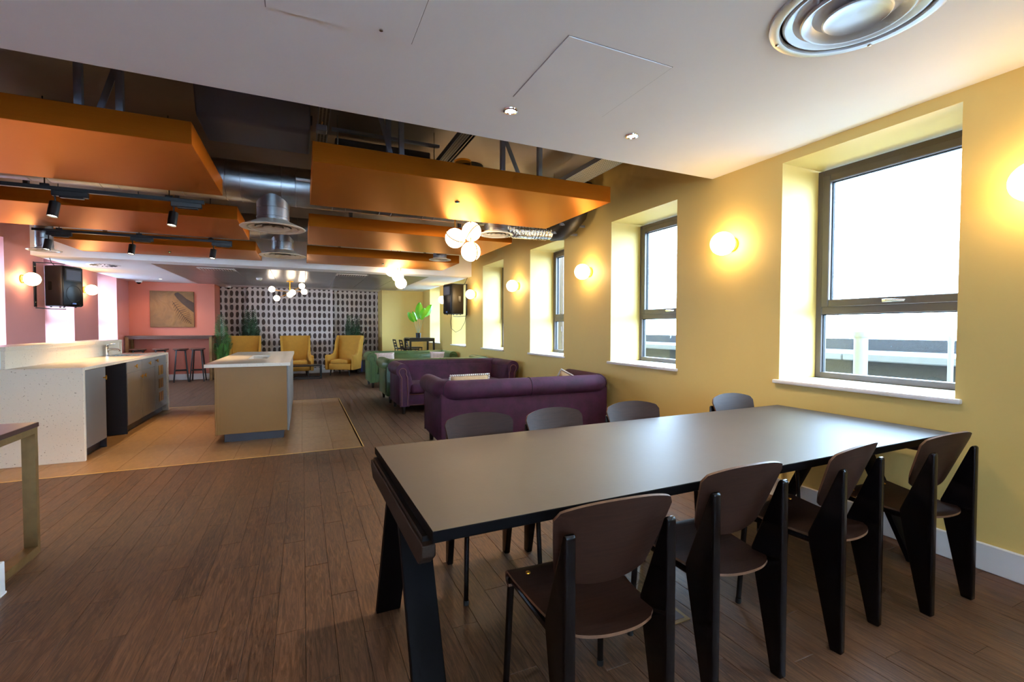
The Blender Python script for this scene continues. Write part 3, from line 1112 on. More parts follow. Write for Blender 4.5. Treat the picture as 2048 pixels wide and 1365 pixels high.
# round metal ducts running across the room
def duct(y, z, r, x0, x1, label):
    t = thing('round_duct', label, 'duct', (x0, y, z), group='round metal ducts')
    L = x1 - x0
    g = G(); g.cyl((0, 0, 0), (L, 0, 0), r, n=40); g.build('duct_pipe', M['steel'], t)
    x = .18
    i = 0
    while x < L:
        g = G()
        g.tube([(x, r * math.cos(R(a)), r * math.sin(R(a))) for a in range(0, 360, 9)], .0045, 6, closed=True)
        g.build('seam_ring', M['steel'], t)
        x += .36 if i % 2 else .13
        i += 1
    return t
duct(5.42, 2.79, .198, -3.3, 2.75, 'big round metal duct behind the first row of copper panels')
duct(7.71, 2.79, .175, -3.3, 2.5, 'round metal duct behind the second row of copper panels')
def drop(x, y, ztop, zrim, r, rim, label, flare=True):
    t = thing('duct_outlet', label, 'air vent', (x, y, zrim), group='round duct outlets')
    zc = .075 if flare else .035
    g = G(); g.cyl((0, 0, zc - .01), (0, 0, ztop - zrim), r, n=36); g.build('duct_neck', M['steel'], t)
    for zz in (zc + .03, zc + .12):
        g = G(); g.tube([(r * math.cos(R(a)), r * math.sin(R(a)), zz) for a in range(0, 360, 9)], .004, 6, closed=True)
        g.build('seam_ring', M['steel'], t)
    g = G()
    if flare:
        g.lathe([(r + .004, zc), (r + .02, zc - .012), (rim * .8, .03), (rim * .97, .008), (rim, 0), (rim * .97, -.006), (rim * .80, -.002), (rim * .76, .02), (r, zc - .01)], 48)
    else:
        g.lathe([(r + .002, zc), (r + .01, .014), (rim, .004), (rim, -.004), (rim * .86, -.006), (rim * .82, .012), (r * .8, .02)], 48)
    g.build('flared_rim', M['cream_metal'], t)
    for q, (ra, rb) in enumerate(((.74, .56), (.52, .34), (.30, .04))):
        g = G(); g.lathe([(rim * ra, -.002), (rim * (ra + rb) / 2, .004), (rim * rb, .016), (rim * rb, .020), (rim * ra, .004)], 40)
        g.build('louvre_ring', M['cream_metal'], t)
drop(-.265, 5.42, 2.70, 2.345, .152, .308, 'large flared round air outlet hanging from the nearer duct')
drop(-.255, 7.71, 2.70, 2.385, .152, .318, 'flared round air outlet hanging from the farther duct')
drop(2.235, 5.42, 2.70, 2.49, .150, .212, 'round duct outlet beside the glowing ball cluster', False)
drop(2.145, 7.71, 2.70, 2.475, .112, .185, 'small round duct outlet under the second window-side panel', False)
drop(-2.93, 7.71, 2.70, 2.275, .085, .165, 'round duct outlet at the far left near the pink wall', False)
# foil hose and black insulated bend by the window wall
t = thing('flexible_duct', 'crinkled silver foil hose joining the black bend by the window wall', 'duct', (2.40, 5.42, 2.56))
g = G()
path = [(-.06, 0, .04), (.10, 0, .0), (.28, .0, .005), (.46, 0, .02), (.60, .0, .03)]
g.tube(path, [.10, .094, .096, .094, .10], 24); g.build('hose', M['foil'], t)
for i in range(14):
    x = -.02 + i * .043
    g = G(); g.tube([(x, .097 * math.cos(R(a)), .01 + .097 * math.sin(R(a))) for a in range(0, 360, 15)], .004, 5, closed=True)
    g.build('hose_rib', M['foil'], t)
t = thing('insulated_duct', 'black insulated duct bend against the window wall', 'duct', (3.13, 5.42, 2.66))
g = G(); g.tube([(-.1, .05, -.05), (0, -.05, -.03), (.03, -.2, .03), (.03, -.38, .11), (.03, -.48, .26), (.03, -.5, .45)], [.13, .155, .16, .155, .15, .145], 28)
g.build('bend', M['blackplastic'], t)
for yy in (-.12, -.30):
    g = G(); g.box(-.14, .22, yy - .018, yy + .018, -.165 - yy * .42, -.14 - yy * .42)
    g.build('bracket', M['strut'], t)
# air conditioning units on the slab
t = thing('air_conditioning_unit', 'charcoal fan unit between the two nearest copper panels', 'air unit', (-.31, 4.25, 2.86))
g = G()
prof = [(-.30, .39), (.32, .39), (.34, .36), (.34, .02), (.31, 0), (-.16, 0), (-.20, .02), (-.26, .16), (-.28, .24)]
g.bprism(prof, -.385, .385, 'x', b=.018, seg=3); g.build('casing', M['unit'], t)
g = G(); g.box(-.33, .33, -.275, -.235, .16, .24, b=.01); g.build('air_slot', M['blackplastic'], t, rot=(R(-18), 0, 0), loc=(0, .02, -.03))
for s_ in (-1, 1):
    g = G(); g.box(s_ * .39 - .012, s_ * .39 + .012, -.05, .05, .16, .20); g.build('hanger_lug', M['unit'], t)
t = thing('ducted_air_unit', 'dark grilled air unit above the window-side copper panel', 'air unit', (.76, 4.75, 2.90))
g = G(); g.box(-.46, .46, -.02, .30, 0, .22, b=.01); g.build('casing', M['unit'], t)
for i in range(43):
    x = -.43 + i * .0205
    if i == 0:
        gg = G(); gg.box(-.005, .005, -.03, -.018, .03, .13); fin = gg.build('grille_fin', M['blackplastic'], t, loc=(x, 0, 0), angle=0)
    else:
        part(fin, 'grille_fin', t, loc=(x, 0, 0))
t = thing('suspension_rail', 'slim steel rail slung above the window-side copper panel', 'rail', (.76, 4.55, 3.12))
g = G(); g.box(-.50, .50, -.02, .02, -.012, .012); g.build('rail_bar', M['strut'], t)
for x in (-.45, .45):
    g = G(); g.cyl((x, 0, -.2), (x, 0, ZS - 3.12), .006, n=8); g.build('threaded_rod', M['silver'], t)
    g = G(); g.cyl((x, 0, -.2), (x, 0, -.17), .014, n=6); g.build('nut', M['silver'], t)
def tray(x0, x1, y0, y1, z, label, cables=0, m='tray'):
    t = thing('cable_tray', label, 'cable tray', ((x0 + x1) / 2, y0, z), group='perforated cable trays')
    h, L = (x1 - x0) / 2, y1 - y0
    g = G(); g.box(-h, h, 0, L, 0, .003); g.build('tray_base', M[m], t, angle=0)
    for s_ in (-1, 1):
        g = G(); g.box(s_ * h - .002, s_ * h + .002, 0, L, -.001, .05); g.build('tray_side', M['strut'], t, angle=0)
    for c in range(cables):
        x = h + .025 + c * .03
        g = G(); g.tube([(x, 0, .05), (x, L * .5, .047), (x, L, .05)], .009, 8); g.build('cable', M['rubber'], t)
    for yy in (L * .3, L * .8):
        g = G(); g.cyl((h - .01, yy, 0), (h - .01, yy, ZS - z), .005, n=8); g.build('threaded_rod', M['silver'], t)
    return t
tray(.13, .21, 3.12, 5.0, 2.95, 'narrow perforated cable tray beside the charcoal fan unit')
tray(1.235, 1.305, 3.12, 5.6, 2.95, 'bright perforated cable tray with black cables beside it', 3)
tray(2.66, 2.90, 3.12, 5.6, 2.95, 'wide perforated cable tray along the yellow window wall')
t = thing('slab_speaker', 'dark round dome fixed to the brown slab', 'ceiling fitting', (1.84, 5.30, ZS))
g = G(); g.lathe([(.001, -.10), (.10, -.095), (.15, -.07), (.165, -.02), (.165, 0)], 32); g.build('dome', M['blackplastic'], t)
t = thing('white_conduit', 'short white plastic conduit end beside the copper panel', 'pipe', (-.02, 4.66, 2.66))
g = G(); g.cyl((-.02, 0, 0), (.16, 0, 0), .013, n=12); g.build('conduit', M['white'], t)
t = thing('cable_junction', 'pale junction box with loose cable under the narrow tray', 'junction box', (.155, 4.05, 2.88))
g = G(); g.box(-.04, .04, -.04, .04, 0, .05, b=.006); g.build('box', M['strut'], t)
g = G(); g.tube([(0, -.02, .05), (.01, -.05, .09), (.03, -.2, .10), (.035, -.5, .10)], .007, 8); g.build('cable', M['cushion_back'], t)

# low ceiling fittings
def slot_vent(x, y, label):
    t = thing('slot_vent', label, 'air vent', (x, y, ZF - .002), group='slotted vents in the metal ceiling')
    g = G(); g.box(-.30, .30, -.16, .16, -.012, .0, b=.004); g.build('vent_plate', M['white'], t)
    for i in range(12):
        x_ = -.25 + i * .0455
        if i == 0:
            gg = G(); gg.box(-.008, .008, -.12, .12, -.014, -.011); sl = gg.build('slot', M['blackplastic'], t, loc=(x_, 0, 0), angle=0)
        else: part(sl, 'slot', t, loc=(x_, 0, 0))
slot_vent(-1.47, 10.35, 'slotted white ceiling vent on the left of the metal ceiling')
slot_vent(.95, 10.30, 'slotted white ceiling vent on the right of the metal ceiling')
t = thing('round_ceiling_vent', 'round white swirl vent in the low ceiling near the pink wall', 'air vent', (-3.22, 10.55, ZF))
g = G(); g.lathe([(.001, -.006), (.05, -.010), (.16, -.006), (.23, -.010), (.24, 0)], 40); g.build('vent_plate', M['white'], t)
for i in range(16):
    a = 2 * math.pi * i / 16
    g = G(); g.m = Matrix.Rotation(a, 4, 'Z'); g.box(.10, .19, -.007, .007, -.014, -.006); g.build('swirl_slot', M['blackplastic'], t, angle=0)
def dome_cam(x, y, label):
    t = thing('dome_camera', label, 'camera', (x, y, ZF), group='dome cameras')
    g = G(); g.lathe([(.065, 0), (.068, -.03), (.06, -.045), (.001, -.045)], 24); g.build('base', M['white'], t)
    g = G(); g.sphere((0, 0, -.045), .045, 20, 12, (1, 1, .9)); g.build('dome', M['blackgloss'], t)
dome_cam(-3.52, 13.65, 'white dome camera in the corner above the coral wall')
dome_cam(-1.80, 14.45, 'white dome camera above the spotted wallpaper')
t = thing('smoke_detector', 'white smoke detector on the metal ceiling', 'smoke detector', (-.87, 11.8, ZF - .002))
g = G(); g.lathe([(.06, 0), (.06, -.025), (.045, -.045), (.001, -.05)], 28); g.build('housing', M['white'], t)
g = G(); g.sphere((.02, 0, -.048), .005, 8, 6); g.build('indicator', M['led'], t)
t = thing('small_downlight', 'tiny lit downlight in the ceiling above the painting', 'downlight', (-2.95, 13.0, ZF))
g = G(); g.lathe([(.03, 0), (.045, 0), (.043, -.006), (.03, -.006)], 24); g.build('bezel', M['white'], t)
g = G(); g.disc((0, 0, -.003), .031, 20, flip=True); g.build('lamp_face', M['lamp'], t)
light('SPOT', 'downlight_beam', t, (0, 0, -.02), 30, (1, .66, .34), spot_size=R(110), spot_blend=.6, shadow_soft_size=.03).rotation_euler = (R(24), 0, R(12))

# ================================================================== DINING TABLE AND CHAIRS
TA = R(.8252)
t = thing('dining_table', 'long dark rectangular dining table on splayed trestle legs by the window', 'table', (.3254, 1.2528, 0), TA)
TLn, TWd, TZ = 2.927, 1.0256, .74
g = G(); g.box(0, TLn, 0, TWd, TZ - .034, TZ, b=.0025)
top = g.build('table_top', M['trestle'], t)
g = G(); g.box(.002, TLn - .002, .002, TWd - .002, TZ - .001, TZ + .0006); g.build('top_surface', M['tablelam'], top, angle=0)
for xe, s_ in ((0.0, 1), (TLn, -1)):
    # end rail a little proud of the top, held below it on a dark spacer
    xa, xb = (xe - .022, xe + .018) if s_ > 0 else (xe - .018 - .04, xe - .018)
    g = G()
    ch = .05
    g.bprism([(.03, TZ - .05), (TWd - .03, TZ - .05), (TWd - .03, TZ - .085), (TWd - .03 - ch, TZ - .125), (.03 + ch, TZ - .125), (.03, TZ - .085)], xa, xb, 'x', b=.003, seg=1)
    g.build('end_rail', M['tableedge'], t)
    g = G(); g.box(min(xa, xb) + .008, max(xa, xb) + .06 * (s_ > 0) - .0, .06, TWd - .06, TZ - .052, TZ - .034); g.build('spacer', M['blackmetal'], t)
    # two flat boards splayed like an inverted V
    cx0, cx1 = (xe - .016, xe + .092) if s_ > 0 else (xe - .165, xe - .055)
    for side in (-1, 1):
        yt, yb = TWd / 2 + side * .075, TWd / 2 + side * .40
        th = .034
        g = G()
        poly = [(yt - th / 2, TZ - .05), (yt + th / 2, TZ - .05), (yb + th / 2, 0), (yb - th / 2, 0)]
        g.bprism(poly, cx0, cx1, 'x', b=.003, seg=1)
        g.build('trestle_leg', M['trestle'], t)
for yy in (.30, .70):
    g = G(); g.box(.16, TLn - .17, yy - .02, yy + .02, TZ - .085, TZ - .034); g.build('long_rail', M['blackmetal'], t)

def make_chair():
    t = thing('dining_chair', 'x', 'chair', group='plywood dining chairs round the long table')
    # rear legs: flat folded-steel blades, widest at the seat, rear edge upright
    for s_ in (-1, 1):
        g = G()
        poly = [(0, 0), (.044, 0), (.132, .415), (.134, .45), (.024, .742), (.012, .752), (.002, .744)]
        g.bprism(poly, -.0165, .0165, 'x', b=.010, seg=3)
        g.build('rear_leg', M['blackgloss'], t, loc=(s_ * .170, 0, 0))
        g = G(); g.box(s_ * .170 - .014, s_ * .170 + .014, .003, .042, -.0005, .006, b=.002); g.build('foot_pad', M['rubber'], t)
    for s_ in (-1, 1):
        g = G(); g.tube([(s_ * .183, .405, .425), (s_ * .186, .412, .39), (s_ * .197, .432, .004)], [.0125, .0125, .011], 14)
        l = g.build('front_leg', M['blackgloss'], t)
        g = G(); g.cyl((s_ * .197, .432, 0), (s_ * .1965, .431, .022), .0128, n=14); g.build('foot_cap', M['rubber'], l)
    # under-seat frame
    g = G()
    g.tube([(-.172, .09, .418), (-.183, .405, .424)], .0115, 10); g.tube([(.172, .09, .418), (.183, .405, .424)], .0115, 10)
    g.tube([(-.183, .402, .424), (.183, .402, .424)], .0115, 10); g.tube([(-.165, .10, .412), (.165, .10, .412)], .0115, 10)
    g.build('seat_frame', M['blackgloss'], t)
    # seat: bent ply, rounded rear, dished, front edge rolled over
    def seat(u, v):
        x_ = u * 2 - 1
        hw = .158 + .042 * min(1, v * 1.25)
        x = x_ * hw
        if v < .84:
            q = v / .84
            back = .062 - .052 * (1 - abs(x_) ** 2.4)
            y = back + (.405 - back) * q
            z = .438 - .016 * math.sin(math.pi * min(1, q * 1.05)) * (1 - .5 * x_ * x_) + .016 * q
            if abs(x_) > .86 and q < .08:
                x *= 1 - .05 * (1 - q / .08)
        else:
            a = (v - .84) / .16 * R(205)
            y = .405 + .022 * math.sin(a)
            z = .454 - .022 + .022 * math.cos(a)
        return (x, y, z)
    g = G(); g.sheet(seat, 20, 34, .009, rim_k=1)
    st = g.build('seat', [M['ply'], M['plyedge']], t, angle=50)
    for s_ in (-1, 1):
        g = G(); g.lathe([(.009, .4555), (.008, .459), (.001, .460)], 14, c=(s_ * .135, .375, 0)); g.build('screw', M['brass'], st)
    # backrest: bent ply, arched top, tapering to a bowed lower edge
    def back(u, v):
        x_ = u * 2 - 1
        hw = .168 + .034 * v ** .8
        e = abs(x_)
        x = x_ * hw
        zb = .545 + .030 * e ** 2.2 + (.03 * max(0, (e - .86) / .14) ** 2)
        zt = .830 - .032 * e ** 2.4 - (.020 * max(0, (e - .90) / .10) ** 2)
        z = zb + (zt - zb) * v
        y = .108 - (z - .54) * .345 - .030 * (1 - x_ * x_) + .022
        return (x, y, z)
    g = G(); g.sheet(back, 26, 14, .009, rim_k=1)
    bk = g.build('backrest', [M['ply'], M['plyedge']], t, angle=50)
    return t
chair = make_chair()
near = [(.825, 1.045, -3, 'dining chair seen from behind at the near left end of the long table'),
        (1.455, 1.125, -1, 'second dining chair from the left on the near side of the table'),
        (2.135, 1.130, 7, 'third dining chair from the left on the near side of the table'),
        (2.768, 1.085, -2, 'dining chair on the near side of the table next to the yellow wall')]
farc = [(.905, 2.475, 178, 'dining chair on the far side of the table, farthest left'),
        (1.365, 2.445, 185, 'dining chair on the far side of the table, second from the left'),
        (1.965, 2.455, 176, 'dining chair on the far side of the table, third from the left'),
        (2.875, 2.455, 179, 'dining chair on the far side of the table nearest the window')]
for i, (x, y, a, lab) in enumerate(near + farc):
    lab = 'dark plywood ' + lab
    if i == 0:
        chair.location = (x, y, 0); chair.rotation_euler = (0, 0, R(a)); chair['label'] = lab
    else:
        dup(chair, (x, y, 0), R(a), lab)

# flush floor socket lid under the chairs
t = thing('floor_socket', 'flush metal floor socket lid under the dining table', 'floor socket', (1.48, 1.63, 0), 0)
g = G(); g.box(-.10, .10, -.10, .10, .0, .004, b=.0015); g.build('frame', M['bronze'], t)
g = G(); g.box(-.082, .082, -.082, .082, .003, .0055, b=.001); g.build('lid', M['darktop'], t)

# ================================================================== SOFAS
def make_sofa(name, label, group, m, seam, pipe_m, L=1.92, D=.86, loc=(0, 0, 0), rz=0, trim=True):
    """local: x along the length, y from back face (0) to front, z up"""
    t = thing(name, label, 'sofa', loc, rz, group)
    hl = L / 2
    rr, zc, ov = .103, .668, -.045          # roll radius, roll centre height, roll centre inside the outer face
    wall = .15
    # upholstered body
    g = G()
    g.box(-hl, hl, 0, wall, .12, .64, b=.02, seg=2)
    g.build('back_panel', m, t)
    for s_ in (-1, 1):
        g = G(); x0, x1 = (s_ * hl, s_ * (hl - wall))
        g.box(min(x0, x1), max(x0, x1), .02, D - .02, .12, .63, b=.02, seg=2)
        g.build('side_panel', m, t)
    g = G(); g.box(-hl + .1, hl - .1, .08, D - .035, .12, .31, b=.02, seg=2); g.build('seat_base', m, t)
    # inside of the back
    g = G()
    prof = [(.13, .33), (.30, .33), (.27, .45), (.20, .60), (.15, .70), (.10, .70)]
    g.bprism([(a, b) for a, b in prof], -hl + wall, hl - wall, 'x', b=.015, seg=2)
    g.build('inner_back', m, t)
    for s_ in (-1, 1):
        g = G()
        pr = [(s_ * (hl - .10), .33), (s_ * (hl - .23), .33), (s_ * (hl - .20), .50), (s_ * (hl - .14), .70), (s_ * (hl - .08), .70)]
        g.bprism(pr, .12, D - .04, 'y', b=.015, seg=2)
        g.build('inner_arm', m, t)
    # the roll: swept round left arm, back and right arm
    cr = .13
    hx = hl + ov
    y0 = -ov
    path = [(-hx, D - .02)]
    for i in range(8): path.append((-hx, D - .02 - (D - .02 - y0 - cr) * (i + 1) / 8))
    for a in range(10, 91, 10): path.append((-hx + cr - cr * math.cos(R(a)), y0 + cr - cr * math.sin(R(a))))
    nB = len(path) - 1
    for i in range(1, 25): path.append((-hx + cr + (2 * hx - 2 * cr) * i / 24, y0))
    nC = len(path) - 1
    for a in range(10, 91, 10): path.append((hx - cr + cr * math.sin(R(a)), y0 + cr - cr * math.cos(R(a))))
    for i in range(8): path.append((hx, y0 + cr + (D - .02 - y0 - cr) * (i + 1) / 8))
    def ring(i, sc):
        p = Vector(path[i] + (0,)); a = Vector(path[max(i - 1, 0)] + (0,)); b = Vector(path[min(i + 1, len(path) - 1)] + (0,))
        tn = (b - a).normalized(); out = Vector((tn.y, -tn.x, 0))
        pts = []
        for k in range(24):
            an = 2 * math.pi * k / 24
            rx = rr * 1.02
            pts.append(p + out * (-(rx * math.cos(an)) * sc) * -1 + Vector((0, 0, zc + rr * math.sin(an) * sc)))
        return pts
    mid = (nB + nC) // 2
    segs = [('arm_roll', 0, nB - 4), ('back_roll', nB - 4, mid), ('back_roll', mid, nC + 4), ('arm_roll', nC + 4, len(path) - 1)]
    for nm, a, b in segs:
        rings = []
        for i in range(a, b + 1):
            e = min(i - a, b - i)
            rings.append(ring(i, .975 if e == 0 else 1.0))
        g = G(); g.loft(rings); g.build(nm, m, t, angle=50)
        if b < len(path) - 1:
            g = G(); g.tube(ring(b, .99), .0045, 5, closed=True); g.build('seam', seam, t)
    # arm fronts: post with scroll, edged with piping
    for s_ in (-1, 1):
        g = G()
        xo, xi = s_ * hl, s_ * (hl - .145)
        cx = s_ * hx
        out = []
        out.append((xo, .12)); out.append((xi, .12)); out.append((xi, .58))
        for a in range(-20, 201, 20):
            out.append((cx - s_ * rr * .98 * math.cos(R(a)), zc + rr * .98 * math.sin(R(a))))
        out.append((xo, .56))
        g.prism(out, D - .03, D - .004, 'y'); fr = g.build('arm_front', m, t)
        if trim:
            pi = []
            xo2, xi2 = s_ * (hl - .03), s_ * (hl - .118)
            pi = [(xo2, D - .003, .135), (xo2, D - .003, .56)]
            for a in range(190, -31, -20):
                pi.append((cx - s_ * .055 * math.cos(R(a)), D - .003, zc - .02 + .055 * math.sin(R(a))))
            pi += [(xi2, D - .003, .56), (xi2, D - .003, .135)]
            g = G(); g.tube(pi, .0045, 6); g.build('piping', pipe_m, fr)
    if trim:
        g = G(); g.tube([(-hl + .15, D - .033, .295), (hl - .15, D - .033, .295)], .0045, 6); g.tube([(-hl + .15, D - .033, .135), (hl - .15, D - .033, .135)], .0045, 6)
        g.build('front_piping', pipe_m, t)
    # two seat cushions
    for s_ in (-1, 1):
        w = hl - .175
        g = G(); xa, xb = (0.004, w) if s_ > 0 else (-w, -.004)
        g.box(xa, xb, .24, D + .005, .305, .455, b=.045, seg=4); g.build('seat_cushion', m, t, angle=60)
    for sx in (-1, 1):
        for yy in (.07, D - .08):
            g = G(); g.cyl((sx * (hl - .07), yy, .125), (sx * (hl - .07), yy, 0), .032, .022, n=12); g.build('leg', M['walnutleg'], t)
    return t
make_sofa('velvet_sofa', 'purple velvet sofa seen from behind, nearest the dining table', 'purple velvet sofas', M['velvet'], M['piping_dark'], M['piping'], loc=(2.262, 4.50, 0), rz=R(-2.4), L=1.985)
make_sofa('velvet_sofa', 'purple velvet sofa facing the viewer, behind the nearest purple sofa', 'purple velvet sofas', M['velvet'], M['piping_dark'], M['piping'], loc=(2.285, 7.86, 0), rz=math.pi)
make_sofa('leather_sofa', 'green leather sofa seen from behind, behind the purple sofas', 'green leather sofas', M['leather'], M['seam_green'], M['seam_green'], loc=(2.28, 8.16, 0), rz=0)
make_sofa('leather_sofa', 'green leather sofa facing the viewer with two checked cushions', 'green leather sofas', M['leather'], M['seam_green'], M['seam_green'], loc=(2.285, 11.22, 0), rz=math.pi)

# cushions
def pillow(w, h, th, m, name, t):
    def ring_pts(k):
        pts = []
        return pts
    nu, nv = 18, 14
    front, fs = [], []
    g = G()
    vs_ = []
    for side in (1, -1):
        for j in range(nv + 1):
            for i in range(nu + 1):
                a, b = i / nu * 2 - 1, j / nv * 2 - 1
                f = ((1 - a ** 4) * (1 - b ** 4)) ** .5
                px = a * w / 2 * (1 - .06 * (1 - b * b) * abs(a) ** 3)
                pz = b * h / 2 * (1 - .06 * (1 - a * a) * abs(b) ** 3)
                vs_.append((px, side * th / 2 * f, pz))
    N1 = (nu + 1) * (nv + 1)
    for j in range(nv):
        for i in range(nu):
            a = j * (nu + 1) + i
            q = (a, a + 1, a + nu + 2, a + nu + 1)
            fs.append(q); fs.append(tuple(N1 + x for x in reversed(q)))
    g.add(vs_, fs)
    return g.build(name, m, t, angle=60)
def checked_cushion(x, y, z, rz, tilt, label):
    t = thing('cushion', label, 'cushion', (x, y, z), rz, 'checked cushions on the green sofa')
    b = pillow(.46, .30, .13, M['weave'], 'cover', t)
    b.rotation_euler = (R(tilt), 0, 0); b.location = (0, 0, .15)
checked_cushion(1.72, 10.86, .455, R(6), -16, 'checked cream cushion at the left end of the green sofa')
checked_cushion(3.00, 10.85, .455, R(-14), -16, 'checked cream cushion at the right end of the green sofa')
def bobble_cushion(x, y, z, rz, tilt, label, w=.46, h=.38, spin=0):
    t = thing('cushion', label, 'cushion', (x, y, z), rz, 'bobble-fringed cushions on the purple sofa')
    b = pillow(w, h, .13, M['cushion_back'], 'cover', t)
    b.rotation_euler = (R(tilt), R(spin), 0); b.location = (0, 0, h / 2)
    g = G()
    for i in range(20):
        a = -w / 2 + w * i / 19
        g.sphere((a, 0, h / 2 + .004), .012, 8, 6); g.sphere((a, 0, -h / 2 - .004), .012, 8, 6)
    for i in range(1, 16):
        a = -h / 2 + h * i / 16
        g.sphere((-w / 2 - .004, 0, a), .012, 8, 6); g.sphere((w / 2 + .004, 0, a), .012, 8, 6)
    g.build('bobble_fringe', M['fringe'], b)
bobble_cushion(1.70, 4.95, .45, R(3), 20, 'tan cushion with white bobble fringe at the left of the nearest purple sofa', .46, .345)
bobble_cushion(3.00, 4.96, .46, R(-40), 14, 'bobble-fringed cushion in the right corner of the nearest purple sofa', .29, .29, 28)

# ================================================================== WING CHAIRS
def make_wing(label):
    """local: faces -y; y=0 at the front"""
    t = thing('wing_chair', label, 'armchair', group='mustard wing chairs')
    m = M['mustard']
    D = .74
    g = G(); g.box(-.31, .31, .03, D - .08, .16, .33, b=.02, seg=2); g.build('seat_base', m, t)
    g = G(); g.box(-.262, .262, .0, D - .16, .325, .44, b=.04, seg=4); c = g.build('seat_cushion', m, t, angle=60)
    # back: leaning, flaring towards the top
    def ringz(z):
        q = (z - .30) / .80
        hw = .262 + .085 * q
        y = D - .21 + .17 * q
        return [(-hw, y, z), (hw, y, z), (hw, y + .09, z), (-hw, y + .09, z)]
    g = G(); g.loft([ringz(.30 + .80 * i / 8) for i in range(9)])
    b = g.build('back', m, t)
    bv = b.modifiers.new('soften', 'BEVEL'); bv.width = .018; bv.segments = 3; bv.limit_method = 'ANGLE'
    # one side piece each: low arm sweeping up into a wing
    for s_ in (-1, 1):
        side = [(.02, .16), (D - .10, .16), (D - .04, .50), (D + .05, 1.09), (D - .09, 1.10), (D - .22, .92), (D - .28, .72), (D - .36, .605), (D - .50, .565), (.06, .575), (.015, .545)]
        g = G(); g.bprism(side, -.035, .035, 'x', b=.016, seg=3)
        # flare the wings outwards with height
        for v in g.v:
            q = max(0, (v.z - .35) / .75)
            v.x = v.x * (1 - .25 * q) + s_ * (.318 + .035 * q + (.055 * max(0, 1 - v.y / .45) if v.z < .7 else 0))
        g.build('wing_arm', m, t, angle=50)
        g = G(); g.tube([(s_ * .402, .02, .18), (s_ * .404, .02, .54), (s_ * .40, .07, .575)], .004, 6); g.build('piping', m, t)
    for sx in (-1, 1):
        for yy in (.07, D - .15):
            g = G(); g.cyl((sx * .26, yy, .17), (sx * .275, yy + (.02 if yy > .3 else -.015), 0), .024, .014, n=10); g.build('leg', M['walnutleg'], t)
    return t
wc = make_wing('mustard wing chair on the right, turned beside the dark palm')
wc.location = (.90, 13.46, 0); wc.rotation_euler = (0, 0, R(-30))
dup(wc, (-.135, 13.45, 0), R(4), 'mustard wing chair in the middle, straight behind the kitchen island')
dup(wc, (-1.30, 13.42, 0), R(8), 'mustard wing chair on the left, half hidden by the kitchen island')

# low black coffee table
t = thing('coffee_table', 'low black metal coffee table in front of the wing chairs', 'coffee table', (-.17, 12.86, 0))
g = G(); g.box(-.62, .62, 0, .50, .325, .355, b=.004); g.build('top', M['blackmetal'], t)
for sx in (-1, 1):
    for yy in (.02, .48):
        g = G(); g.box(sx * .60 - .018, sx * .60 + .018, yy - .018, yy + .018, 0, .33); g.build('leg', M['blackmetal'], t)
    g = G(); g.box(sx * .60 - .018, sx * .60 + .018, .02, .48, 0, .03); g.build('floor_bar', M['blackmetal'], t)
for yy in (.02, .48):
    g = G(); g.box(-.60, .60, yy - .015, yy + .015, .0, .03); g.build('floor_bar', M['blackmetal'], t)

# ================================================================== KITCHEN
CX, CY0, CY1, CZ = -1.95, 5.82, 8.96, .92
t = thing('kitchen_counter', 'pale speckled stone counter with waterfall ends and raised back ledge', 'counter', (CX, CY0, 0))
LY = CY1 - CY0
g = G(); g.box(-.62, 0, 0, .04, 0, CZ, b=.003); g.build('end_panel', M['quartz'], t)
g = G(); g.box(-.62, 0, LY - .03, LY, 0, CZ, b=.003); g.build('end_panel', M['quartz'], t)
g = G()                                   # worktop with an opening for the sink
sy0, sy1, sx0, sx1 = 2.18, 2.66, -.50, -.14
zt0 = CZ - .03
for bx in ((-.62, 0, .04, sy0), (-.62, 0, sy1, LY - .03), (-.62, sx0, sy0, sy1), (sx1, 0, sy0, sy1)):
    g.box(*bx, zt0, CZ)
g.build('worktop', M['quartz'], t, angle=0)
g = G()
g.box(-.86, -.55, .0, LY - .12, 1.09, 1.13, b=.003); g.build('ledge_top', M['quartz'], t)
g = G(); g.box(-.60, -.57, .03, LY - .15, CZ, 1.09); g.build('upstand', M['quartz'], t, angle=0)
g = G(); g.box(-.86, -.55, LY - .15, LY - .12, 0, 1.09, b=.002); g.build('ledge_end', M['quartz'], t)
g = G(); g.box(-.86, -.62, 0, .03, 0, 1.09, b=.002); g.build('ledge_end', M['quartz'], t)
g = G(); g.box(-.84, -.60, .03, LY - .15, 0, 1.09); g.build('ledge_core', M['white'], t, angle=0)
t = thing('sink', 'stainless steel sink bowl let into the speckled counter', 'sink', (CX, CY0, CZ))
g = G()
e = .003
for bx in ((sx0 + e, sx1 - e, sy0 + e, sy0 + e + .006, -.18, -.002), (sx0 + e, sx1 - e, sy1 - e - .006, sy1 - e, -.18, -.002), (sx0 + e, sx0 + e + .006, sy0 + e, sy1 - e, -.18, -.002), (sx1 - e - .006, sx1 - e, sy0 + e, sy1 - e, -.18, -.002), (sx0 + e, sx1 - e, sy0 + e, sy1 - e, -.186, -.18)):
    g.box(*bx)
g.build('bowl', M['silver'], t, angle=0)
t = thing('mixer_tap', 'chrome single-lever mixer tap beside the sink', 'tap', (CX - .565 + .03, CY0 + 2.36, CZ))
g = G(); g.lathe([(.001, 0), (.030, 0), (.030, .008), (.024, .012), (.023, .11), (.025, .125), (.018, .135), (.001, .137)], 20); g.build('body', M['chrome'], t)
g = G(); g.tube([(0, 0, .075), (.06, 0, .092), (.13, 0, .085), (.145, 0, .06)], [.016, .014, .012, .012], 12); g.build('spout', M['chrome'], t)
g = G(); g.tube([(0, 0, .135), (.01, 0, .148), (.10, 0, .165)], [.014, .012, .007], 10); g.build('lever', M['chrome'], t)

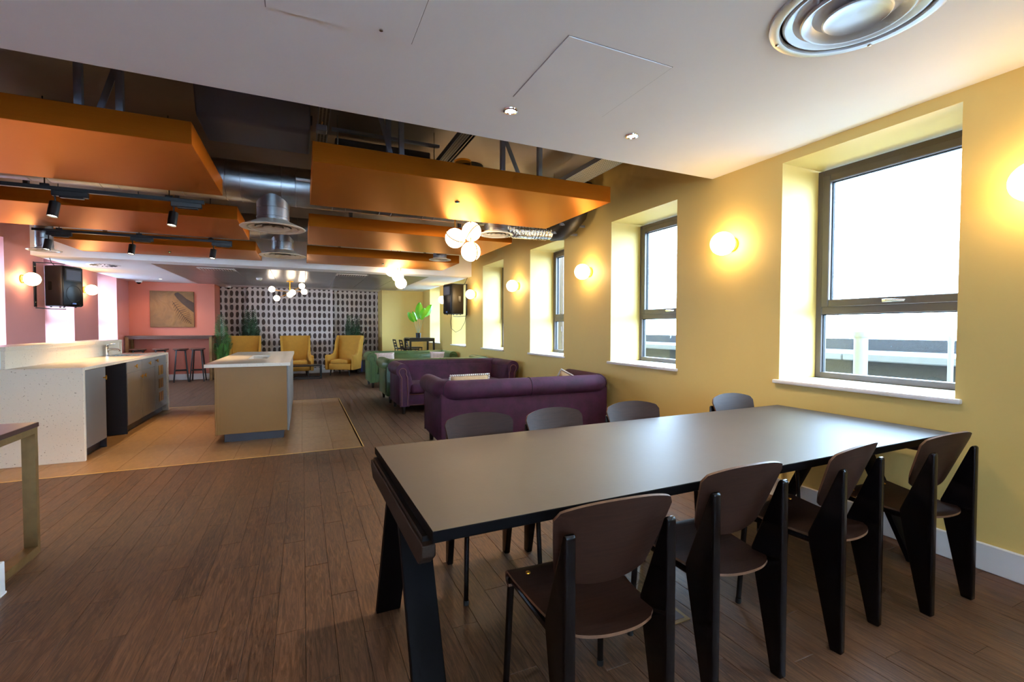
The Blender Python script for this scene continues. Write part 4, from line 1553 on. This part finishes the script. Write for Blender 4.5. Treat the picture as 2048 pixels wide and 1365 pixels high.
XFc = CX - .02
def knob(parent, y, z):
    g = G()
    g.lathe([(.006, 0), (.006, .018), (.014, .02), (.014, .028), (.001, .030)], 14, axis='x', c=(.0, y, z))
    g.box(.018, .030, y - .004, y + .004, z - .024, z + .024, b=.003)
    return g.build('knob', M['brass'], parent)
def cabinet(y0, y1, label, fronts, kick=True, vents=False):
    t = thing('base_cabinet', label, 'cabinet', (XFc, 0, 0), group='base cabinets under the counter')
    g = G()
    for bx in ((-.52, -.022, y0 + .002, y0 + .018, .10, CZ - .034), (-.52, -.022, y1 - .018, y1 - .002, .10, CZ - .034), (-.52, -.50, y0 + .018, y1 - .018, .10, CZ - .034), (-.50, -.022, y0 + .018, y1 - .018, .10, .118)):
        g.box(*bx)
    g.build('carcass', M['darkcab'], t, angle=0)
    if kick:
        g = G(); g.box(-.09, -.06, y0, y1, 0, .10); g.build('plinth', M['kick'], t, angle=0)
    for nm, a, b, z0, z1, ky, kz in fronts:
        g = G(); g.box(-.02, 0, a + .002, b - .002, z0 + .002, z1 - .002, b=.002)
        d = g.build(nm, M['greycab'], t)
        if ky is not None: knob(d, ky, kz)
        if vents:
            for zz in (.66, .46, .26):
                g = G(); g.box(0, .003, a + .19, b - .19 + .01, zz - .06, zz + .08, b=.001)
                vp = g.build('vent_plate', M['brass'], d)
                for c in range(3):
                    for r_ in range(8):
                        yy = a + .205 + c * (b - a - .40) / 2; z_ = zz - .048 + r_ * .0165
                        if (c, r_) == (0, 0):
                            gg = G(); gg.box(0, .0012, -.018, .018, -.0045, .0045)
                            hole = gg.build('vent_slot', M['darkcab'], vp, loc=(.0028, yy, z_), angle=0)
                        else: part(hole, 'vent_slot', vp, loc=(.0028, yy, z_))
    return t
ZD = CZ - .036
cabinet(5.875, 6.44, 'grey cabinet with one door at the near end of the counter', [('door', 5.875, 6.44, .10, ZD, 6.38, .77)])
cabinet(7.12, 8.29, 'grey cabinet with two drawers above two doors under the counter', [('drawer', 7.12, 7.70, .745, ZD, 7.41, .815), ('drawer', 7.70, 8.29, .745, ZD, 8.0, .815), ('door', 7.12, 7.70, .10, .745, 7.64, .665), ('door', 7.70, 8.29, .10, .745, 7.77, .665)])
cabinet(8.29, 8.905, 'grey cabinet with brass vent grilles at the far end of the counter', [('door', 8.29, 8.905, .10, ZD, 8.36, .825)], vents=True)
t = thing('appliance_bay', 'dark open appliance bay between the grey cabinets', 'appliance bay', (XFc, 6.44, 0))
g = G(); g.box(-.52, -.50, 0, .68, .0, ZD); g.build('rear_board', M['darkcab'], t, angle=0)
g = G(); g.box(-.50, -.005, .0, .016, .0, ZD); g.build('side_board', M['darkcab'], t, angle=0)
g = G(); g.box(-.50, -.005, .664, .68, .0, ZD); g.build('side_board', M['darkcab'], t, angle=0)

# island
t = thing('kitchen_island', 'mustard kitchen island with pale stone top and square hole', 'island', (-.53, 6.08, 0))
hw, LI = .355, 2.82
g = G(); g.box(-hw, hw, .0, .022, .10, .865, b=.003); g.build('near_panel', M['olive'], t)
g = G(); g.box(-hw - .02, -hw, -.004, LI, .09, .865, b=.003); g.build('left_panel', M['olive'], t)
g = G(); g.box(hw, hw + .02, .01, LI, .09, .865, b=.003); g.build('right_panel', M['greycab'], t)
g = G(); g.box(-hw, hw, LI - .022, LI, .10, .865, b=.003); g.build('far_panel', M['olive'], t)
g = G(); g.box(-hw + .06, hw - .04, .06, LI - .06, 0, .10); g.build('plinth', M['kick'], t, angle=0)
g = G(); g.box(-hw, hw, .022, LI - .022, .10, .12); g.build('bottom_board', M['darkcab'], t, angle=0)
g = G(); g.box(-hw + .0, -hw + .03, -.003, .0, .10, .865); g.box(hw - .03, hw, -.003, 0, .10, .865); g.build('edge_strip', M['olive'], t, angle=0)
g = G()
hx0, hx1, hy0, hy1 = -.13, .10, .82, 1.66
for bx in ((-.46, .395, -.07, hy0), (-.46, .395, hy1, LI + .05), (-.46, hx0, hy0, hy1), (hx1, .395, hy0, hy1)):
    g.box(*bx, .868, .905)
g.build('stone_top', M['quartz'], t, angle=0)
g = G()
for bx in ((hx0, hx0 + .004, hy0, hy1), (hx1 - .004, hx1, hy0, hy1), (hx0, hx1, hy0, hy0 + .004), (hx0, hx1, hy1 - .004, hy1)):
    g.box(*bx, .70, .900)
g.build('drop_bin', M['cream_metal'], t, angle=0)
g = G(); g.box(hx0, hx1, hy0, hy1, .70, .704); g.build('bin_floor', M['kick'], t, angle=0)

# ================================================================== NEAR LEFT TABLE AND PLINTH
t = thing('side_table', 'dark-topped table on a bronze metal frame at the left edge', 'table', (-1.40, 3.57, 0))
g = G(); g.box(-1.2, 0, -.47, 0, .735, .762, b=.003); g.build('top', M['darktop'], t)
for x0 in (-.066, -1.18):
    for ya, yb in ((-.035, -.005), (-.465, -.435)):
        g = G(); g.box(x0, x0 + .06, ya, yb, .0, .70); g.build('leg', M['bronze'], t)
    g = G(); g.box(x0, x0 + .06, -.435, -.035, 0, .045); g.build('floor_bar', M['bronze'], t)
    g = G(); g.box(x0, x0 + .06, -.465, -.005, .70, .735); g.build('top_bar', M['bronze'], t)
t = thing('white_plinth', 'low white block on the floor at the left edge', 'plinth', (-1.345, 3.075, 0))
g = G(); g.box(-.5, 0, -.12, 0, 0, .162, b=.006, seg=2); g.build('block', M['white'], t)
g = G(); g.box(-.5, .004, -.124, .0, 0, .012, b=.002); g.build('base_bead', M['white'], t)

# ================================================================== BAR TABLE, STOOLS, PAINTING
t = thing('bar_table', 'long narrow brown bar table against the coral wall', 'table', (-3.77, 13.50, 0))
g = G(); g.box(0, 1.73, 0, .40, 1.085, 1.12, b=.003); g.build('top', M['barwood'], t)
for x0 in (.01, 1.66):
    for yy in (.01, .345):
        g = G(); g.box(x0, x0 + .06, yy, yy + .045, 0, 1.085); g.build('leg', M['bronze'], t)
    g = G(); g.box(x0, x0 + .06, .055, .345, .0, .03); g.build('floor_bar', M['bronze'], t)
g = G(); g.box(.07, 1.66, .02, .05, 1.04, 1.085); g.build('apron', M['barwood'], t)
def make_stool(label):
    t = thing('bar_stool', label, 'stool', group='round bar stools at the bar table')
    g = G(); g.lathe([(.001, .78), (.155, .78), (.162, .79), (.162, .805), (.155, .812), (.001, .812)], 32); g.build('seat', M['stoolwood'], t)
    for a in (45, 135, 225, 315):
        c, s_ = math.cos(R(a)), math.sin(R(a))
        g = G(); g.tube([(.12 * c, .12 * s_, .785), (.205 * c, .205 * s_, 0)], .0145, 10); g.build('leg', M['blackmetal'], t)
    g = G()
    k = .12 + .085 * (.785 - .28) / .785
    pts = [(k * math.cos(R(a)), k * math.sin(R(a)), .28) for a in (45, 135, 225, 315)]
    for a, b in zip(pts, pts[1:] + pts[:1]): g.tube([a, b], .011, 8)
    g.build('foot_rail', M['blackmetal'], t)
    g = G(); g.lathe([(.09, .78), (.13, .765), (.13, .755), (.09, .755)], 24); g.build('seat_ring', M['blackmetal'], t)
    return t
st = make_stool('bar stool at the far right of the row under the bar table')
st.location = (-2.345, 13.50, 0)
for x, lab in ((-2.69, 'third bar stool from the left under the bar table'), (-3.09, 'second bar stool from the left, mostly behind the counter'), (-3.52, 'leftmost bar stool, mostly behind the counter')):
    dup(st, (x, 13.50, 0), R(12), lab)
t = thing('painting', 'square gold and brown textured painting on the coral wall', 'painting', (-2.93, 13.95, 1.77))
g = G(); g.box(-.45, .45, -.04, -.002, -.445, .445, b=.004); g.build('canvas', M['canvas'], t)
g = G()                                       # raised dark sweep in the upper right corner
outer = [(.06, .40), (.12, .42), (.20, .36), (.30, .26), (.447, .17), (.447, -.08), (.36, .0), (.22, .13), (.10, .27), (.05, .36)]
g.prism(outer, -.044, -.038, 'y'); g.build('dark_sweep', M['canvas_dark'], t)
g = G()                                       # pressed feather
spine = [(.0 + .40 * i / 14, -.042, .20 - .56 * i / 14 - .05 * math.sin(i / 14 * 3)) for i in range(15)]
g.tube(spine, .004, 5)
for i in range(1, 14):
    p = spine[i]
    l = .16 * math.sin(math.pi * (i + 1) / 15)
    g.tube([p, (p[0] + l * .9, -.043, p[2] + l * .35)], [.006, .002], 4)
    g.tube([p, (p[0] - l * .35, -.043, p[2] - l * .75)], [.006, .002], 4)
g.build('feather', M['canvas_dark'], t)

# ================================================================== LOUDSPEAKERS
def make_speaker(name, label, loc, rz, bracket_pts):
    """local: front faces -y, x across, z centred"""
    t = thing(name, label, 'loudspeaker', loc, rz, 'wall loudspeakers')
    h = .33
    plan = [(-.19, -.15), (.19, -.15), (.185, -.06), (.135, .17), (.10, .20), (-.10, .20), (-.135, .17), (-.185, -.06)]
    g = G(); g.bprism(plan, -h, h, 'z', b=.028, seg=3); g.build('cabinet', M['blackplastic'], t, angle=40)
    g = G(); g.box(-.178, .178, -.162, -.140, -.312, .312, b=.02, seg=3); fr = g.build('front_baffle', M['blackgloss'], t)
    g = G(); g.lathe([(.135, -.166), (.125, -.156), (.05, -.150), (.001, -.156)], 32, axis='y', c=(0, 0, -.12)); g.build('woofer', M['blackplastic'], fr)
    g = G()                                    # horn
    g.prism([(-.15, .08), (.15, .08), (.15, .28), (-.15, .28)], -.168, -.160, 'y'); g.build('horn_rim', M['blackplastic'], fr)
    g = G(); g.loft([[(-.13, -.170, .10), (.13, -.170, .10), (.13, -.170, .26), (-.13, -.170, .26)], [(-.03, -.158, .15), (.03, -.158, .15), (.03, -.158, .21), (-.03, -.158, .21)]]); g.build('horn', M['unit'], fr)
    g = G(); g.box(-.035, .035, -.172, -.165, -.295, -.27, b=.002); g.build('badge', M['badge'], fr)
    for s_ in (-1, 1):
        g = G(); g.m = TR(s_ * .160, .055, .0, rz=s_ * R(-12)); g.box(-.008, .008, -.035, .035, -.07, .07, b=.006); g.build('side_handle', M['blackgloss'], t)
    for x, y in ((-.1, -.1), (.1, -.1), (-.08, .13), (.08, .13)):
        g = G(); g.cyl((x, y, -h - .014), (x, y, -h + .004), .013, n=10); g.build('foot', M['rubber'], t)
    for zz in (h, -h):
        g = G(); g.cyl((0, 0, zz), (0, 0, zz + (.02 if zz > 0 else -.02)), .012, n=10); g.build('pivot_bolt', M['blackmetal'], t)
    return t
sl = make_speaker('loudspeaker', 'black loudspeaker on a wall bracket on the pink wall', (-3.57, 9.98, 1.985), R(68), None)
sr = make_speaker('loudspeaker', 'black loudspeaker on a wall bracket on the yellow wall', (3.03, 9.80, 1.945), R(-78), None)
def bracket(x, y, z, s_, label):
    t = thing('speaker_bracket', label, 'bracket', (x, y, z), group='loudspeaker wall brackets')
    g = G(); g.box(min(0, s_ * .012), max(0, s_ * .012), -.035, .035, -.35, .35, b=.002); g.build('wall_plate', M['blackmetal'], t)
    for zz in (.342, -.365):
        g = G(); g.tube([(s_ * .006, 0, zz), (s_ * .16, .12, zz + .012 * (1 if zz > 0 else -1)), (s_ * .30, .20 if s_ > 0 else .05, zz + .010 * (1 if zz > 0 else -1))], .007, 6); g.build('arm', M['blackmetal'], t)
    for zz in (-.28, 0, .28):
        g = G(); g.cyl((s_ * .010, 0, zz), (s_ * .017, 0, zz), .008, n=8); g.build('bolt', M['silver'], t)
bracket(WL, 9.66, 1.985, 1, 'black bracket holding the loudspeaker on the pink wall')
bracket(WR, 9.88, 1.95, -1, 'black bracket holding the loudspeaker on the yellow wall')
g = G(); g.tube([(3.0, 9.84, 1.60), (2.97, 9.84, 1.45), (3.0, 9.85, 1.30), (3.10, 9.86, 1.22), (3.22, 9.87, 1.28), (3.32, 9.88, 1.45), (3.345, 9.88, 1.62)], .005, 8)
tag(g.build('speaker_cable', M['rubber']), 'thin black cable loop hanging under the loudspeaker on the yellow wall', 'cable')
g = G(); g.tube([(3.26, 9.80, 2.26), (3.30, 9.78, 2.33), (3.335, 9.75, 2.43)], .005, 8)
tag(g.build('speaker_cable', M['rubber']), 'thin black cable from the ceiling to the loudspeaker on the yellow wall', 'cable')
g = G(); g.tube([(-3.64, 9.90, 2.31), (-3.67, 9.86, 2.36), (-3.68, 9.84, 2.43)], .005, 8)
tag(g.build('speaker_cable', M['rubber']), 'thin black cable from the ceiling to the loudspeaker on the pink wall', 'cable')

# ================================================================== HIGH TABLE, CHAIRS AND PLANTS
t = thing('high_table', 'tall black table by the far window holding a potted plant', 'table', (2.52, 11.95, 0))
g = G(); g.box(0, .66, 0, .70, 1.02, 1.055, b=.003); g.build('top', M['blackmetal'], t)
for x0 in (0.0, .615):
    for y0 in (0.0, .655):
        g = G(); g.box(x0, x0 + .045, y0, y0 + .045, 0, 1.02); g.build('leg', M['blackmetal'], t)
for y0 in (.005, .665):
    g = G(); g.box(.045, .615, y0, y0 + .03, .96, 1.02); g.build('apron', M['blackmetal'], t)
t = thing('potted_plant', 'bright green broad-leaved plant in a black pot on the high table', 'plant', (2.80, 12.2, 1.055))
g = G(); g.lathe([(.001, 0), (.062, 0), (.068, .13), (.062, .13), (.058, .11), (.001, .11)], 24); g.build('pot', M['pot'], t)
g = G(); g.disc((0, 0, .112), .058, 20); g.build('soil', M['soil'], t)
def leaf(p0, p1, p2, w, yaw_, L, el):
    g = G(); g.tube([p0, p1, p2], [.006, .005, .004], 6); stm = g.build('stem', M['stem'], t)
    def f(u, v):
        a = u * 2 - 1
        ww = w * math.sin(math.pi * min(.97, v * .93 + .04)) ** .7
        return (a * ww, -.035 * (1 - abs(a)) + .03 * v * v, v * L)
    g = G(); g.sheet(f, 8, 14, .0015)
    g.build('leaf', M['brightleaf'], t, loc=p2, rot=(0, el, yaw_), angle=60)
leaf((0, 0, .1), (-.06, 0, .25), (-.10, .02, .42), .075, 0, .30, R(-32))
leaf((0, 0, .1), (-.02, .03, .28), (-.035, .05, .44), .065, .4, .28, R(-22))
leaf((0, 0, .1), (.0, 0, .30), (.01, .0, .50), .10, -.2, .44, R(4))
leaf((0, 0, .1), (.03, -.03, .28), (.07, -.05, .48), .085, -.3, .32, R(14))
leaf((0, 0, .1), (.08, 0, .32), (.17, .02, .56), .10, .3, .40, R(36))

def make_slat_chair(label):
    t = thing('metal_chair', label, 'chair', group='black metal chairs under the far window')
    g = G(); g.box(-.2, .2, 0, .42, .735, .765, b=.01); g.build('seat', M['blackmetal'], t)
    for sx in (-1, 1):
        g = G(); g.tube([(sx * .19, .41, 0), (sx * .19, .40, .74), (sx * .185, .46, 1.0)], .012, 8); g.build('rear_leg', M['blackmetal'], t)
        g = G(); g.tube([(sx * .19, .0, 0), (sx * .19, .02, .74)], .012, 8); g.build('front_leg', M['blackmetal'], t)
    for z in (.82, .90, .98):
        g = G(); g.box(-.185, .185, .425 + (z - .82) * .2, .437 + (z - .82) * .2, z - .022, z + .022, b=.003); g.build('back_slat', M['blackmetal'], t)
    g = G(); g.tube([(-.19, .02, .25), (.19, .02, .25)], .01, 8); g.build('foot_rail', M['blackmetal'], t)
    return t
mc = make_slat_chair('black metal high chair left of the high table, nearer the viewer')
mc.location = (2.64, 12.75, 0); mc.rotation_euler = (0, 0, R(90))
mc.location = (2.40 + .42, 12.37, 0)
dup(mc, (2.76, 12.95, 0), R(90), 'black metal high chair left of the high table, farther back')
dup(mc, (3.16, 13.43, 0), R(90), 'black metal high chair in the far corner beyond the high table')

def palm(x, y, h, pot_h, nf, spread, m, label, seed, ymax=99, fl=.62, wl=.010):
    rnd = random.Random(seed)
    t = thing('potted_palm', label, 'plant', (x, y, 0), group='potted palms along the spotted wall')
    g = G(); g.lathe([(.001, 0), (.13, 0), (.15, pot_h), (.138, pot_h), (.13, pot_h - .03), (.001, pot_h - .03)], 24); g.build('pot', M['pot'], t)
    g = G(); g.disc((0, 0, pot_h - .028), .13, 20); g.build('soil', M['soil'], t)
    for i in range(nf):
        a = 2 * math.pi * i / nf + rnd.uniform(-.3, .3)
        lev = (i % 4) / 3
        base = Vector((.02 * math.cos(a), .02 * math.sin(a), pot_h - .03))
        hh = (h - pot_h) * (.52 + .48 * lev)
        out = spread * (1.05 - .55 * lev) * rnd.uniform(.8, 1.1)
        pts = []
        for k in range(11):
            q = k / 10
            r_ = out * q ** 1.7
            pts.append(base + Vector((math.cos(a) * r_, math.sin(a) * r_, hh * (q - .10 * q * q * (1 - lev)) / .97)))
        g = G(); g.tube(pts, [.007 * (1 - .75 * k / 10) for k in range(11)], 5)
        lat = Vector((-math.sin(a), math.cos(a), 0))
        for k in range(26):
            q = .10 + .89 * k / 25
            j = min(9, int(q * 10)); f_ = q * 10 - j
            p = pts[j].lerp(pts[j + 1], f_)
            tg = (pts[j + 1] - pts[j]).normalized()
            ll = fl * .40 * math.sin(math.pi * (.12 + .80 * q)) * rnd.uniform(.85, 1.1)
            for s_ in (-1, 1):
                d = (lat * s_ * .72 + tg * .66 + Vector((math.cos(a), math.sin(a), 0)) * .12).normalized()
                wd = tg.cross(d).normalized().cross(d) * wl
                e = p + d * ll - Vector((0, 0, .03 * q))
                mid = p + d * ll * .5 + Vector((0, 0, .006))
                g.add([p, mid + wd, e, mid - wd], [(0, 1, 2, 3)])
        for v in g.v: v.y = min(v.y, ymax - y)
        g.build('frond', m, t, angle=0)
palm(-1.86, 13.74, 1.62, .30, 10, .19, M['palm'], 'tall green palm between the bar table and the left wing chair', 3, wl=.008)
palm(-1.30, 14.41, 1.78, .32, 18, .30, M['palm_dark'], 'bushy dark palm behind the left wing chair', 5, ymax=14.565, wl=.0145)
palm(1.37, 14.44, 1.66, .32, 17, .32, M['palm_dark'], 'dark spiky palm behind the right wing chair', 8, ymax=14.78, wl=.0145)
t = thing('equipment_box', 'low black box with a blue edge beside the green sofa', 'box', (1.47, 14.02, 0))
g = G(); g.box(0, .36, 0, .36, .02, .37, b=.006); g.build('case', M['blackplastic'], t)
g = G(); g.box(.085, .10, -.004, .002, .04, .35); g.build('blue_strip', M['blue_led'], t, angle=0)
for x in (.04, .32):
    for y in (.04, .32):
        g = G(); g.cyl((x, y, 0), (x, y, .024), .018, n=10); g.build('foot', M['rubber'], t)
